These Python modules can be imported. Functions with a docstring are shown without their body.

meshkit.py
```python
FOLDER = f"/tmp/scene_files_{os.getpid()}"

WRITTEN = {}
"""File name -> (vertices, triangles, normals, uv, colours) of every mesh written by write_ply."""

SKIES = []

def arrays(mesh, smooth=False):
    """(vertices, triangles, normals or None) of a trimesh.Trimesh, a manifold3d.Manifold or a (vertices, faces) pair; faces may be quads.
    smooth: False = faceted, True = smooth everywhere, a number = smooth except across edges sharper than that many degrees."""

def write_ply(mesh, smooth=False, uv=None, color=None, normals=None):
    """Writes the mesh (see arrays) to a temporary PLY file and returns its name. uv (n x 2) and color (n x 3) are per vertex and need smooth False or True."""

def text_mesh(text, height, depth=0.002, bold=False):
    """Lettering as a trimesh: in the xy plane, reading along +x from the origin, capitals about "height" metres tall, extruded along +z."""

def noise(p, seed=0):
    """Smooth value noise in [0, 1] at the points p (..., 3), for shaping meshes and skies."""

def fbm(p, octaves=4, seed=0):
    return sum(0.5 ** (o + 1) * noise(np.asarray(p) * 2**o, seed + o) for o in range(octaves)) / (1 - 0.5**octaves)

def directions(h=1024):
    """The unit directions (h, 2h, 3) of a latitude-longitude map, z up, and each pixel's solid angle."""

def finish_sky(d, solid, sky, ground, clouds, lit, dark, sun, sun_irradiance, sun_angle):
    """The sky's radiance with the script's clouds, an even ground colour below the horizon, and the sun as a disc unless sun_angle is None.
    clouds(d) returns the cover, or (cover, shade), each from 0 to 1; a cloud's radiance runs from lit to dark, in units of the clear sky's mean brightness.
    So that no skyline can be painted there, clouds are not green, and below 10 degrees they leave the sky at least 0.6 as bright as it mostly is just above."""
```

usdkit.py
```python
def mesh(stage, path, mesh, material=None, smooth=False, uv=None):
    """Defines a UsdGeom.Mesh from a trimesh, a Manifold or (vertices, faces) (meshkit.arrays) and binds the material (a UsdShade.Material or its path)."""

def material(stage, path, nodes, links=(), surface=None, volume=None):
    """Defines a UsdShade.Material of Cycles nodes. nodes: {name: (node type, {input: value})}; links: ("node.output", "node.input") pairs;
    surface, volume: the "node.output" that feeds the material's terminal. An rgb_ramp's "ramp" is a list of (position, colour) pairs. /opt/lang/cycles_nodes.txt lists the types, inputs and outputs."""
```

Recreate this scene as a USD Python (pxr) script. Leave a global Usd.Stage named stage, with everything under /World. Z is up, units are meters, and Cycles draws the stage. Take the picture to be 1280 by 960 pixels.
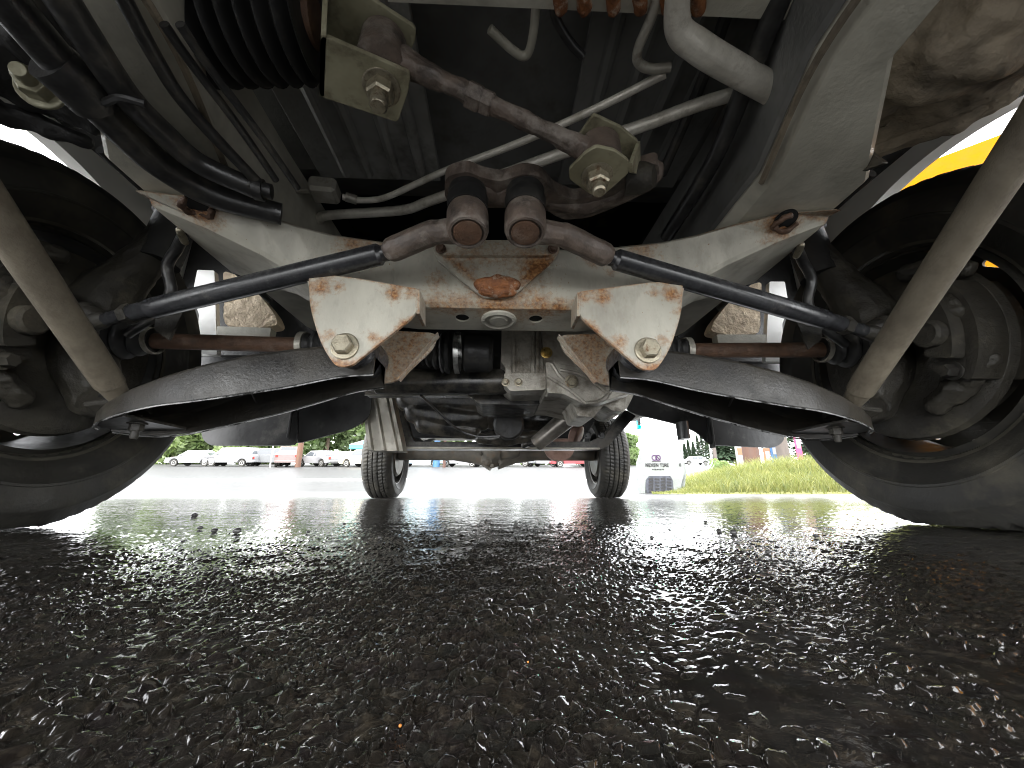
import math, random
import numpy as np, trimesh, manifold3d as m3
import shapely.geometry as sg
from scipy.interpolate import PchipInterpolator
import usdkit, meshkit
from pxr import Usd, UsdGeom, UsdLux, UsdShade, Gf, Sdf, Vt

stage = Usd.Stage.CreateInMemory()
UsdGeom.SetStageUpAxis(stage, UsdGeom.Tokens.z)
UsdGeom.SetStageMetersPerUnit(stage, 1.0)
UsdGeom.Xform.Define(stage, '/World')
UsdGeom.Scope.Define(stage, '/World/Looks')
rng = np.random.default_rng(7)
random.seed(7)
PI = math.pi
A = np.array

# ------------------------------------------------------------------ camera
CAM = A([0.0, 0.0, 0.045]); PITCH = math.radians(15.4); YAW = math.radians(2.15)
FWD = A([math.sin(YAW)*math.cos(PITCH), math.cos(YAW)*math.cos(PITCH), math.sin(PITCH)])
RIGHT = A([math.cos(YAW), -math.sin(YAW), 0.0]); UP = np.cross(RIGHT, FWD)
cam = UsdGeom.Camera.Define(stage, '/World/camera')
cam.CreateHorizontalApertureAttr(36.0); cam.CreateVerticalApertureAttr(27.0); cam.CreateFocalLengthAttr(13.5)
cam.CreateClippingRangeAttr(Gf.Vec2f(0.005, 3000))
mtx = Gf.Matrix4d(1.0)
for i, r in enumerate((RIGHT, UP, -FWD, CAM)):
    mtx.SetRow(i, Gf.Vec4d(*map(float, r), 1.0 if i == 3 else 0.0))
cam.AddTransformOp().Set(mtx)
cam.CreateExposureAttr(3.08)

# ------------------------------------------------------------------ sky and sun (overcast)
SUN_EL, SUN_AZ = math.radians(48), math.radians(205)     # azimuth measured from +y towards +x
sd = A([math.sin(SUN_AZ)*math.cos(SUN_EL), math.cos(SUN_AZ)*math.cos(SUN_EL), math.sin(SUN_EL)])
skym = usdkit.material(stage, '/World/Looks/sky_look', {
    'co': ('texture_coordinate', {}),
    'nz': ('noise_texture', {'scale': 2.2, 'detail': 6, 'roughness': 0.55}),
    'sky': ('sky_texture', {'sky_type': 'single_scattering', 'sun_disc': False, 'sun_elevation': SUN_EL, 'sun_rotation': SUN_AZ, 'aerosol_density': 3.0}),
    'de': ('hsv', {'saturation': 0.35, 'value': 1.0, 'fac': 1.0}),
    'ra': ('rgb_ramp', {'ramp': [(0.25, (6.5, 6.7, 7.0)), (0.75, (10.5, 10.6, 10.6))]}),
    'mx': ('mix', {'fac': 0.78}),
    'bg': ('background_shader', {'strength': 0.12})},
    [('co.generated', 'nz.vector'), ('nz.fac', 'ra.fac'), ('sky.color', 'de.color'), ('de.color', 'mx.color1'), ('ra.color', 'mx.color2'), ('mx.color', 'bg.color')], surface='bg.background')
dome = UsdLux.DomeLight.Define(stage, '/World/sky')
UsdShade.MaterialBindingAPI.Apply(dome.GetPrim()).Bind(skym)
dome.GetPrim().SetCustomDataByKey('kind', 'structure')
sun = UsdLux.DistantLight.Define(stage, '/World/sun')
sun.CreateNormalizeAttr(True); sun.CreateIntensityAttr(0.25); sun.CreateAngleAttr(14.0); sun.CreateColorAttr(Gf.Vec3f(1, 0.97, 0.92))
zz = sd; xx = np.cross([0, 0, 1.0], zz); xx /= np.linalg.norm(xx); yy = np.cross(zz, xx)
sm = Gf.Matrix4d(1.0)
for i, r in enumerate((xx, yy, zz)):
    sm.SetRow(i, Gf.Vec4d(*map(float, r), 0.0))
sun.AddTransformOp().Set(sm)

# ------------------------------------------------------------------ points of the scene from picture readings at a known depth / height / side
def ray(px, py):
    return FWD + RIGHT*((px-640)/480.0) + UP*((480-py)/480.0)
def P(px, py, Y): r = ray(px, py); return CAM + r*(Y/r[1])
def PZ(px, py, z): r = ray(px, py); return CAM + r*((z-CAM[2])/r[2])
def PX(px, py, X): r = ray(px, py); return CAM + r*((X-CAM[0])/r[0])

# ------------------------------------------------------------------ mesh helpers
def norm(v): v = A(v, float); return v/np.linalg.norm(v)
def cat(*ms): return trimesh.util.concatenate([tm(x) for x in ms])
def tm(x):
    if isinstance(x, trimesh.Trimesh): return x
    v, f, _ = meshkit.arrays(x); return trimesh.Trimesh(v, f, process=False)
def mir(x):
    x = tm(x); v = x.vertices*[-1, 1, 1]; return trimesh.Trimesh(v, x.faces[:, ::-1], process=False)
def frame(axis):
    a = norm(axis); h = A([0, 0, 1.0]) if abs(a[2]) < 0.9 else A([1.0, 0, 0]); u = norm(np.cross(h, a)); return u, np.cross(a, u), a
def spline(pts, k=8):
    p = A(pts, float)
    if len(p) < 3: return p
    q = np.vstack([2*p[0]-p[1], p, 2*p[-1]-p[-2]]); out = []
    for i in range(1, len(q)-2):
        a, b, c, d = q[i-1], q[i], q[i+1], q[i+2]
        for t in np.linspace(0, 1, k, endpoint=False):
            out.append(0.5*((2*b)+(-a+c)*t+(2*a-5*b+4*c-d)*t*t+(-a+3*b-3*c+d)*t**3))
    out.append(p[-1]); return A(out)
def tube(pts, r, n=14, k=8, sm=True, cap=True, sq=None):
    """a round tube through pts; r one radius or one for each point; sq=(a,b): squash factors"""
    p = A(pts, float); rr = np.full(len(p), r, float) if np.ndim(r) == 0 else A(r, float)
    if sm and len(p) > 2:
        q = spline(np.c_[p, rr], k); p, rr = q[:, :3], q[:, 3]
    t = np.gradient(p, axis=0); t /= np.linalg.norm(t, axis=1, keepdims=True)
    u = frame(t[0])[0]; rings = []
    th = np.linspace(0, 2*PI, n, endpoint=False)
    for i in range(len(p)):
        u = u-t[i]*np.dot(u, t[i]); u /= np.linalg.norm(u); w = np.cross(t[i], u)
        a, b = sq or (1, 1)
        rings.append(p[i]+rr[i]*(np.cos(th)[:, None]*u*a+np.sin(th)[:, None]*w*b))
    return loft(rings, cap)
def loft(rings, cap=True, close=False):
    R = A(rings); m, n = R.shape[:2]; v = R.reshape(-1, 3); f = []
    for i in range(m if close else m-1):
        j = (i+1) % m
        for q in range(n):
            k = (q+1) % n
            a, b, c, d = i*n+q, i*n+k, j*n+k, j*n+q
            f += [[a, b, c], [a, c, d]]
    if cap and not close:
        for base, rev in ((0, True), ((m-1)*n, False)):
            c = len(v); v = np.vstack([v, R[0 if rev else -1].mean(0)])
            for q in range(n):
                k = (q+1) % n
                f.append([c, base+k, base+q] if rev else [c, base+q, base+k])
    t = trimesh.Trimesh(v, f, process=False)
    if t.volume < 0: t.invert()
    return t
def lathe(prof, origin, axis, n=36, closed=False, cap=True):
    """prof: (radius, distance along the axis); closed: the profile is a loop (a ring)"""
    u, w, a = frame(axis); o = A(origin, float); th = np.linspace(0, 2*PI, n, endpoint=False)
    rings = [o+a*h+max(r, 1e-5)*(np.cos(th)[:, None]*u+np.sin(th)[:, None]*w) for r, h in prof]
    return loft(rings, cap and not closed, closed)
def cyl(p0, p1, r, n=20, c=0.0):
    p0, p1 = A(p0, float), A(p1, float); L = np.linalg.norm(p1-p0)
    pr = [(r-c, 0), (r, c), (r, L-c), (r-c, L)] if c else [(r, 0), (r, L)]
    return lathe(pr, p0, p1-p0, n)
def cbox(cen, size, c=0.003, R=None):
    s = A(size, float)/2; c = min(c, s.min()*0.8); pts = []
    for sx in (-1, 1):
        for sy in (-1, 1):
            for sz in (-1, 1):
                e = A([sx, sy, sz])*s
                for k in range(3):
                    q = e.copy()
                    for j in range(3):
                        if j != k: q[j] -= np.sign(e[j])*c
                    pts.append(q)
    m = trimesh.convex.convex_hull(A(pts))
    v = m.vertices if R is None else m.vertices @ A(R).T
    return trimesh.Trimesh(v+A(cen), m.faces, process=False)
def rotz(a): return A([[math.cos(a), -math.sin(a), 0], [math.sin(a), math.cos(a), 0], [0, 0, 1]])
def roty(a): return A([[math.cos(a), 0, math.sin(a)], [0, 1, 0], [-math.sin(a), 0, math.cos(a)]])
def rotx(a): return A([[1, 0, 0], [0, math.cos(a), -math.sin(a)], [0, math.sin(a), math.cos(a)]])
def plate(pts, d, holes=(), bow=None):
    """flat plate with the outline pts (3-D), pushed by the vector d; holes: (centre, radius)"""
    p = A(pts, float); d = A(d, float); c = p.mean(0)
    n = np.linalg.svd(p-c)[2][2]
    if np.dot(n, d) < 0: n = -n
    u = norm(np.cross([0.31, 0.2, 0.9], n)); w = np.cross(n, u)
    poly = sg.Polygon(np.c_[(p-c) @ u, (p-c) @ w]).buffer(0)
    for h, r in holes: poly = poly.difference(sg.Point((A(h)-c) @ u, (A(h)-c) @ w).buffer(r, 8))
    e = trimesh.creation.extrude_polygon(poly, np.dot(d, n), engine='earcut')
    v = e.vertices; return trimesh.Trimesh(c+v[:, :1]*u+v[:, 1:2]*w+v[:, 2:]*n, e.faces, process=False)
def rounded(pts, r, k=4):
    """rounds the corners of a planar outline"""
    p = A(pts, float); out = []; n = len(p)
    rr = [r]*n if np.ndim(r) == 0 else r
    for i in range(n):
        a, b, c = p[i-1], p[i], p[(i+1) % n]; la, lc = np.linalg.norm(a-b), np.linalg.norm(c-b)
        q = min(rr[i], la*0.45, lc*0.45)
        s, e = b+(a-b)/la*q, b+(c-b)/lc*q
        for t in np.linspace(0, 1, k): out.append((1-t)**2*s+2*t*(1-t)*b+t*t*e)
    return A(out)
def subdiv(m, e): m = tm(m); v, f = trimesh.remesh.subdivide_to_size(m.vertices, m.faces, e, max_iter=12); t = trimesh.Trimesh(v, f, process=True); t.merge_vertices(); return t
def man(x): 
    x = tm(x); x = trimesh.Trimesh(x.vertices, x.faces, process=True); x.merge_vertices()
    return m3.Manifold(m3.Mesh(x.vertices.astype(np.float32), x.faces.astype(np.uint32)))
def blob(chains, res=0.008, amp=0.003, sc=60, seed=1, iters=4):
    """a lumpy solid: chains of (point, radius) bones, hulled, joined, smoothed and roughened"""
    parts = []
    for ch in chains:
        s = [m3.Manifold.sphere(r, 12).translate(tuple(map(float, p))) for p, r in ch]
        parts += [m3.Manifold.batch_hull([s[i], s[i+1]]) for i in range(len(s)-1)] if len(s) > 1 else s
    m = m3.Manifold.batch_boolean(parts, m3.OpType.Add).refine_to_length(res)
    t = tm(m); t = trimesh.Trimesh(t.vertices, t.faces, process=True)
    trimesh.smoothing.filter_taubin(t, iterations=iters)
    n = t.vertex_normals
    t.vertices = t.vertices+n*((meshkit.fbm(t.vertices*sc, 3, seed)-0.5)*2*amp)[:, None]
    return t
def hexbolt(o, axis, r, h, stud=0.0, washer=True, sr=None):
    o = A(o, float); a = norm(axis); ms = []
    if washer: ms.append(lathe([(r*1.35, 0), (r*1.35, r*0.22), (r*1.2, r*0.3)], o, a, 22)); o = o+a*r*0.28
    ms.append(lathe([(r, 0), (r, h*0.82), (r*0.86, h)], o, a, 6))
    if stud: ms.append(lathe([((sr or r*0.55), 0), ((sr or r*0.55), stud*0.8), ((sr or r*0.55)*0.8, stud)], o+a*h*0.95, a, 14))
    return cat(*ms)
def bellows(p0, p1, r0, r1, n, depth=0.3, seg=26, k=6):
    p0, p1 = A(p0, float), A(p1, float); L = np.linalg.norm(p1-p0); pr = []
    for i in range(n*k+1):
        t = i/(n*k); R = r0+(r1-r0)*t; ph = (i % k)/k
        pr.append((R*(1-depth*(0.5-0.5*math.cos(2*PI*ph))**1.6), t*L))
    return lathe(pr, p0, p1-p0, seg)

# ------------------------------------------------------------------ objects
ORG = {}
USED = set()
def numbered(parent, name):
    p = f'{parent}/{name}'; k = 0
    while p in USED:
        k += 1; p = f'{parent}/{name}_{k:03d}'
    USED.add(p); return p
def root_of(path): return '/'.join(path.split('/')[:3])
def meta(prim, **kw):
    for k, v in kw.items():
        if v: prim.SetCustomDataByKey({'cat': 'category'}.get(k, k), v)
def thing(name, label=None, cat=None, loc=(0, 0, 0), group=None, kind=None):
    p = numbered('/World', name); x = UsdGeom.Xform.Define(stage, p); x.AddTranslateOp().Set(Gf.Vec3d(*map(float, loc)))
    ORG[p] = A(loc, float); meta(x.GetPrim(), label=label, cat=cat, group=group, kind=kind); return p
def sub(parent, name, label=None):
    p = numbered(parent, name); x = UsdGeom.Xform.Define(stage, p); meta(x.GetPrim(), label=label); return p
def obj(name, mesh, mat, parent=None, smooth=32, label=None, cat=None, group=None, kind=None, attr=None):
    p = numbered(parent or '/World', name); m = tm(mesh)
    m = trimesh.Trimesh(m.vertices-ORG.get(root_of(p), 0), m.faces, process=False)
    if attr is not None:
        v, f, n = meshkit.arrays(m, smooth)
        g = usdkit.mesh(stage, p, (v, f), M[mat])
        if n is not None:
            g.CreateNormalsAttr(Vt.Vec3fArray.FromNumpy(n.astype(np.float32))); g.SetNormalsInterpolation('vertex')
        vals = attr(v+ORG.get(root_of(p), 0)).astype(np.float32)
        UsdGeom.PrimvarsAPI(g).CreatePrimvar('rust', Sdf.ValueTypeNames.FloatArray, 'vertex').Set(Vt.FloatArray.FromNumpy(vals))
    else:
        g = usdkit.mesh(stage, p, m, M[mat], smooth=smooth)
    meta(g.GetPrim(), label=label, cat=cat, group=group, kind=kind); return p
def copy_of(src, name, loc, rot=0.0, label=None, group=None, scale=None):
    p = numbered('/World', name); x = UsdGeom.Xform.Define(stage, p)
    x.AddTranslateOp().Set(Gf.Vec3d(*map(float, loc))); x.AddRotateZOp().Set(float(rot))
    if scale: x.AddScaleOp().Set(Gf.Vec3f(*scale))
    x.GetPrim().GetReferences().AddInternalReference(src); x.GetPrim().SetInstanceable(True)
    was = stage.GetPrimAtPath(src).GetCustomData()
    meta(x.GetPrim(), label=label, cat=was.get('category'), group=group); return p

# ------------------------------------------------------------------ materials
M = {}
def mat(name, c1, c2=None, rough=0.5, rvar=0.15, metal=0.0, s=25, dirt=None, dscale=9, dlo=0.5, dhi=0.65, bump=0.0, bscale=300, bdist=0.002, spec=0.5, rust=False, speck=None, bevel=0.0, coat=0.0, trans=None, s2=(1, 1, 1), island=False):
    c2 = c2 or tuple(x*0.6 for x in c1)
    nd = {'g': ('geometry', {}), 'mp': ('mapping', {'scale': s2}), 'n1': ('noise_texture', {'scale': s, 'detail': 5, 'roughness': 0.6}), 'r1': ('rgb_ramp', {'ramp': [(0.3, c2), (0.68, c1)]}),
          'p': ('principled_bsdf', {'metallic': metal, 'specular_ior_level': spec, 'coat_weight': coat, 'coat_roughness': 0.12}), 'rr': ('map_range', {'from_min': 0.3, 'from_max': 0.7, 'to_min': rough-rvar, 'to_max': rough+rvar, 'clamp': True})}
    lk = [('g.position', 'mp.vector'), ('mp.vector', 'n1.vector'), ('n1.fac', 'r1.fac'), ('rr.result', 'p.roughness')]
    col = 'r1.color'; rsrc = 'n1.fac'
    if dirt:
        nd['n2'] = ('noise_texture', {'scale': dscale, 'detail': 7, 'roughness': 0.68}); nd['m2'] = ('map_range', {'from_min': dlo, 'from_max': dhi, 'to_min': 0.0, 'to_max': 1.0, 'clamp': True}); nd['x2'] = ('mix', {'color2': dirt})
        lk += [('mp.vector', 'n2.vector'), ('n2.fac', 'm2.value'), ('m2.result', 'x2.fac'), (col, 'x2.color1')]; col = 'x2.color'; rsrc = 'n2.fac'
    if speck:
        nd['n4'] = ('noise_texture', {'scale': speck[1], 'detail': 3, 'roughness': 0.7}); nd['m4'] = ('map_range', {'from_min': speck[2], 'from_max': speck[2]+0.04, 'to_min': 0, 'to_max': 1, 'clamp': True}); nd['x4'] = ('mix', {'color2': speck[0]})
        lk += [('mp.vector', 'n4.vector'), ('n4.fac', 'm4.value'), ('m4.result', 'x4.fac'), (col, 'x4.color1')]; col = 'x4.color'
    if rust:
        nd['at'] = ('attribute', {'attribute': 'rust'}); nd['n5'] = ('noise_texture', {'scale': 170, 'detail': 6, 'roughness': 0.72}); nd['n6'] = ('noise_texture', {'scale': 320, 'detail': 3})
        nd['a5'] = ('math', {'math_type': 'multiply_add', 'value2': 1.7, 'value3': -0.96}); nd['b5'] = ('math', {'math_type': 'add'}); nd['m5'] = ('map_range', {'from_min': 0.06, 'from_max': 0.66, 'to_min': 0, 'to_max': 1, 'clamp': True})
        nd['st'] = ('map_range', {'from_min': 0.1, 'from_max': 1.1, 'to_min': 0, 'to_max': 0.62, 'clamp': True}); nd['xs'] = ('mix', {'color2': (0.40, 0.26, 0.12)}); lk += [('at.fac', 'st.value'), ('st.result', 'xs.fac'), (col, 'xs.color1')]; col = 'xs.color'
        nd['rc'] = ('rgb_ramp', {'ramp': [(0.3, (0.11, 0.048, 0.02)), (0.5, (0.27, 0.118, 0.042)), (0.7, (0.46, 0.26, 0.11))]}); nd['x5'] = ('mix', {})
        lk += [('g.position', 'n5.vector'), ('g.position', 'n6.vector'), ('n5.fac', 'a5.value1'), ('a5.value', 'b5.value1'), ('at.fac', 'b5.value2'), ('b5.value', 'm5.value'), ('m5.result', 'x5.fac'), (col, 'x5.color1'), ('n6.fac', 'rc.fac'), ('rc.color', 'x5.color2')]; col = 'x5.color'
    lk += [(rsrc, 'rr.value'), (col, 'p.base_color')]
    nrm = None
    if bevel:
        nd['bv'] = ('bevel', {'samples': 4, 'radius': bevel}); nrm = 'bv.bevel'
    if bump:
        nd['n3'] = ('noise_texture', {'scale': bscale, 'detail': 4, 'roughness': 0.6}); nd['bp'] = ('bump', {'strength': bump, 'distance': bdist})
        lk += [('mp.vector', 'n3.vector'), ('n3.fac', 'bp.height')]
        if nrm: lk.append((nrm, 'bp.normal'))
        nrm = 'bp.normal'
    if nrm: lk.append((nrm, 'p.normal'))
    surf = 'p.BSDF'
    if trans:
        nd['tl'] = ('translucent_bsdf', {'color': trans}); nd['mc'] = ('mix_closure', {'fac': 0.4}); lk += [('p.BSDF', 'mc.closure1'), ('tl.BSDF', 'mc.closure2')]; surf = 'mc.closure'
    M[name] = usdkit.material(stage, '/World/Looks/'+name, nd, lk, surface=surf)
W1 = (0.55, 0.53, 0.45)
mat('white_frame_paint', W1, (0.37, 0.355, 0.3), rough=0.42, s=14, s2=(1, 1, 0.45), dirt=(0.2, 0.18, 0.145), dscale=24, dlo=0.5, dhi=0.85, speck=((0.2, 0.09, 0.03), 240, 0.69), bump=0.12, bscale=500, rust=True, bevel=0.0012)
mat('white_shell_paint', (0.82, 0.82, 0.79), (0.76, 0.76, 0.73), rough=0.3, s=6)
mat('grimy_white', (0.64, 0.62, 0.53), (0.4, 0.385, 0.32), rough=0.45, s=10, dirt=(0.075, 0.064, 0.046), dscale=7, dlo=0.46, dhi=0.95, bump=0.3, bscale=220)
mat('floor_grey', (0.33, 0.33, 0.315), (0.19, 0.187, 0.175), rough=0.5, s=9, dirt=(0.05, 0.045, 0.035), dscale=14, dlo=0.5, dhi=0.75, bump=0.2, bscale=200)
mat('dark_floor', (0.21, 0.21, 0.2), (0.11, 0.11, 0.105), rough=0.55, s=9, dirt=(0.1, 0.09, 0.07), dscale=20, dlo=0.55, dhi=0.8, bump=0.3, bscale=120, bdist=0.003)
mat('black_underseal', (0.022, 0.022, 0.022), (0.012, 0.012, 0.012), rough=0.55, s=30, dirt=(0.07, 0.06, 0.045), dscale=12, dlo=0.56, dhi=0.8, bump=0.5, bscale=160)
mat('black_chassis_paint', (0.03, 0.03, 0.03), (0.018, 0.018, 0.018), rough=0.3, s=30, dirt=(0.17, 0.15, 0.115), dscale=16, dlo=0.45, dhi=0.72, bump=0.12, bscale=400, bevel=0.001)
mat('arm_dirt', (0.04, 0.035, 0.027), (0.01, 0.0095, 0.009), rough=0.42, s=11, dirt=(0.014, 0.014, 0.013), dscale=24, dlo=0.57, dhi=0.68, bump=0.2, bscale=300, bevel=0.001)
mat('black_gloss_metal', (0.028, 0.029, 0.031), (0.018, 0.018, 0.02), rough=0.26, s=30, dirt=(0.12, 0.11, 0.1), dscale=40, dlo=0.6, dhi=0.75, bump=0.08, bscale=300)
mat('rusty_cast', (0.16, 0.122, 0.098), (0.045, 0.037, 0.032), rough=0.5, s=45, dirt=(0.25, 0.22, 0.19), dscale=30, dlo=0.52, dhi=0.68, bump=0.5, bscale=380, bdist=0.0015, metal=0.0)
mat('rust_brown', (0.15, 0.082, 0.05), (0.07, 0.042, 0.028), rough=0.6, s=60, dirt=(0.2, 0.15, 0.115), dscale=40, dlo=0.55, dhi=0.75, bump=0.5, bscale=400)
mat('rust_orange', (0.33, 0.125, 0.04), (0.12, 0.045, 0.02), rough=0.65, s=120, dirt=(0.42, 0.34, 0.26), dscale=70, dlo=0.54, dhi=0.66, bump=0.7, bscale=420)
mat('zinc_plate', (0.42, 0.4, 0.28), (0.22, 0.205, 0.13), rough=0.42, metal=0.2, s=20, dirt=(0.1, 0.08, 0.05), dscale=28, dlo=0.52, dhi=0.72, bump=0.12, bscale=300, bevel=0.0012)
mat('dusty_steel', (0.5, 0.48, 0.42), (0.27, 0.255, 0.215), rough=0.4, metal=0.3, s=26, dirt=(0.13, 0.1, 0.07), dscale=36, dlo=0.55, dhi=0.75, bump=0.2, bscale=350)
mat('muddy_rod', (0.145, 0.124, 0.09), (0.08, 0.068, 0.049), rough=0.6, s=20, dirt=(0.07, 0.057, 0.04), dscale=30, dlo=0.46, dhi=0.7, bump=0.35, bscale=260)
mat('caked_mud', (0.36, 0.3, 0.215), (0.13, 0.108, 0.08), rough=0.75, s=14, dirt=(0.05, 0.045, 0.035), dscale=18, dlo=0.5, dhi=0.75, bump=0.7, bscale=110, bdist=0.004)
mat('dark_mud', (0.038, 0.034, 0.025), (0.014, 0.0125, 0.01), rough=0.6, s=22, dirt=(0.1, 0.088, 0.062), dscale=15, dlo=0.55, dhi=0.75, bump=0.5, bscale=140, bdist=0.003)
mat('pale_pipe', (0.8, 0.77, 0.69), (0.5, 0.475, 0.41), rough=0.36, metal=0.15, s=30, dirt=(0.24, 0.2, 0.14), dscale=34, dlo=0.54, dhi=0.78, bump=0.2, bscale=350)
mat('bolt_metal', (0.4, 0.37, 0.28), (0.2, 0.17, 0.12), rough=0.38, metal=0.6, s=90, dirt=(0.14, 0.075, 0.035), dscale=90, dlo=0.55, dhi=0.68, bump=0.2, bscale=500)
mat('bright_steel', (0.6, 0.6, 0.58), (0.42, 0.42, 0.4), rough=0.3, metal=0.8, s=50)
mat('brass_bolt', (0.62, 0.44, 0.14), (0.4, 0.27, 0.08), rough=0.3, metal=0.7, s=60)
mat('cast_aluminium', (0.56, 0.53, 0.47), (0.36, 0.335, 0.285), rough=0.42, metal=0.35, s=22, dirt=(0.15, 0.125, 0.09), dscale=26, dlo=0.47, dhi=0.7, bump=0.35, bscale=420, bevel=0.0015)
mat('rubber', (0.024, 0.024, 0.024), (0.014, 0.014, 0.014), rough=0.5, s=40, dirt=(0.075, 0.07, 0.06), dscale=30, dlo=0.52, dhi=0.75, bump=0.2, bscale=260)
mat('hose_rubber', (0.04, 0.04, 0.04), (0.022, 0.022, 0.022), rough=0.36, s=40, dirt=(0.12, 0.11, 0.09), dscale=26, dlo=0.52, dhi=0.75, bump=0.2, bscale=220)
mat('tyre_rubber', (0.02, 0.0185, 0.0145), (0.008, 0.0078, 0.007), rough=0.6, s=9, dirt=(0.06, 0.054, 0.04), dscale=11, dlo=0.5, dhi=0.7, bump=0.35, bscale=180, bdist=0.0015)
mat('wheel_steel', (0.075, 0.07, 0.055), (0.032, 0.03, 0.025), rough=0.4, metal=0.3, s=12, dirt=(0.05, 0.044, 0.033), dscale=10, dlo=0.45, dhi=0.7, bump=0.2, bscale=200)
mat('flap_plastic', (0.022, 0.022, 0.022), (0.014, 0.014, 0.014), rough=0.38, s=16, dirt=(0.09, 0.085, 0.075), dscale=11, dlo=0.56, dhi=0.72, bump=0.15, bscale=120)
mat('sandy_underseal', (0.78, 0.65, 0.48), (0.55, 0.44, 0.32), rough=0.8, s=40, dirt=(0.16, 0.11, 0.07), dscale=16, dlo=0.6, dhi=0.72, bump=0.9, bscale=170, bdist=0.004)
mat('shield_steel', (0.62, 0.59, 0.51), (0.45, 0.42, 0.36), rough=0.4, metal=0.3, s=18, dirt=(0.15, 0.12, 0.09), dscale=30, dlo=0.6, dhi=0.8, bump=0.1)
mat('exhaust_steel', (0.3, 0.28, 0.25), (0.16, 0.145, 0.125), rough=0.36, metal=0.5, s=30, dirt=(0.2, 0.15, 0.1), dscale=24, dlo=0.55, dhi=0.75)
mat('muffler_rust', (0.3, 0.19, 0.15), (0.17, 0.1, 0.075), rough=0.55, s=30)
mat('axle_paint', (0.21, 0.19, 0.155), (0.1, 0.09, 0.075), rough=0.55, s=18, dirt=(0.2, 0.12, 0.07), dscale=18, dlo=0.55, dhi=0.75, bump=0.3)
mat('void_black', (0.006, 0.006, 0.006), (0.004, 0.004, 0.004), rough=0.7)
# surroundings
mat('tree_bark', (0.13, 0.095, 0.065), (0.07, 0.05, 0.035), rough=0.85, s=5, bump=0.6, bscale=14, bdist=0.03)
mat('orange_timber', (0.11, 0.055, 0.033), (0.075, 0.036, 0.022), rough=0.8, s=4, bump=0.5, bscale=9, bdist=0.02, s2=(1, 1, 0.15))
mat('brown_timber', (0.075, 0.036, 0.025), (0.05, 0.025, 0.018), rough=0.8, s=5, bump=0.5, bscale=12, bdist=0.02, s2=(1, 1, 0.15))
mat('grey_timber', (0.1, 0.085, 0.075), (0.06, 0.05, 0.045), rough=0.85, s=5, bump=0.5, bscale=12, bdist=0.02, s2=(1, 1, 0.15))
mat('leaf_bright', (0.22, 0.28, 0.12), (0.12, 0.17, 0.065), rough=0.5, s=0.6, trans=(0.16, 0.24, 0.05))
mat('leaf_mid', (0.17, 0.225, 0.1), (0.09, 0.13, 0.055), rough=0.5, s=0.6, trans=(0.11, 0.18, 0.045))
mat('needle_dark', (0.05, 0.085, 0.045), (0.025, 0.045, 0.025), rough=0.6, s=0.5, trans=(0.04, 0.06, 0.025))
mat('verge_grass', (0.21, 0.2, 0.055), (0.045, 0.075, 0.02), rough=0.6, s=9.0, trans=(0.16, 0.18, 0.05))
mat('verge_soil', (0.16, 0.16, 0.05), (0.09, 0.1, 0.035), rough=0.9, s=6, bump=0.5, bscale=30, bdist=0.02)
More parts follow.
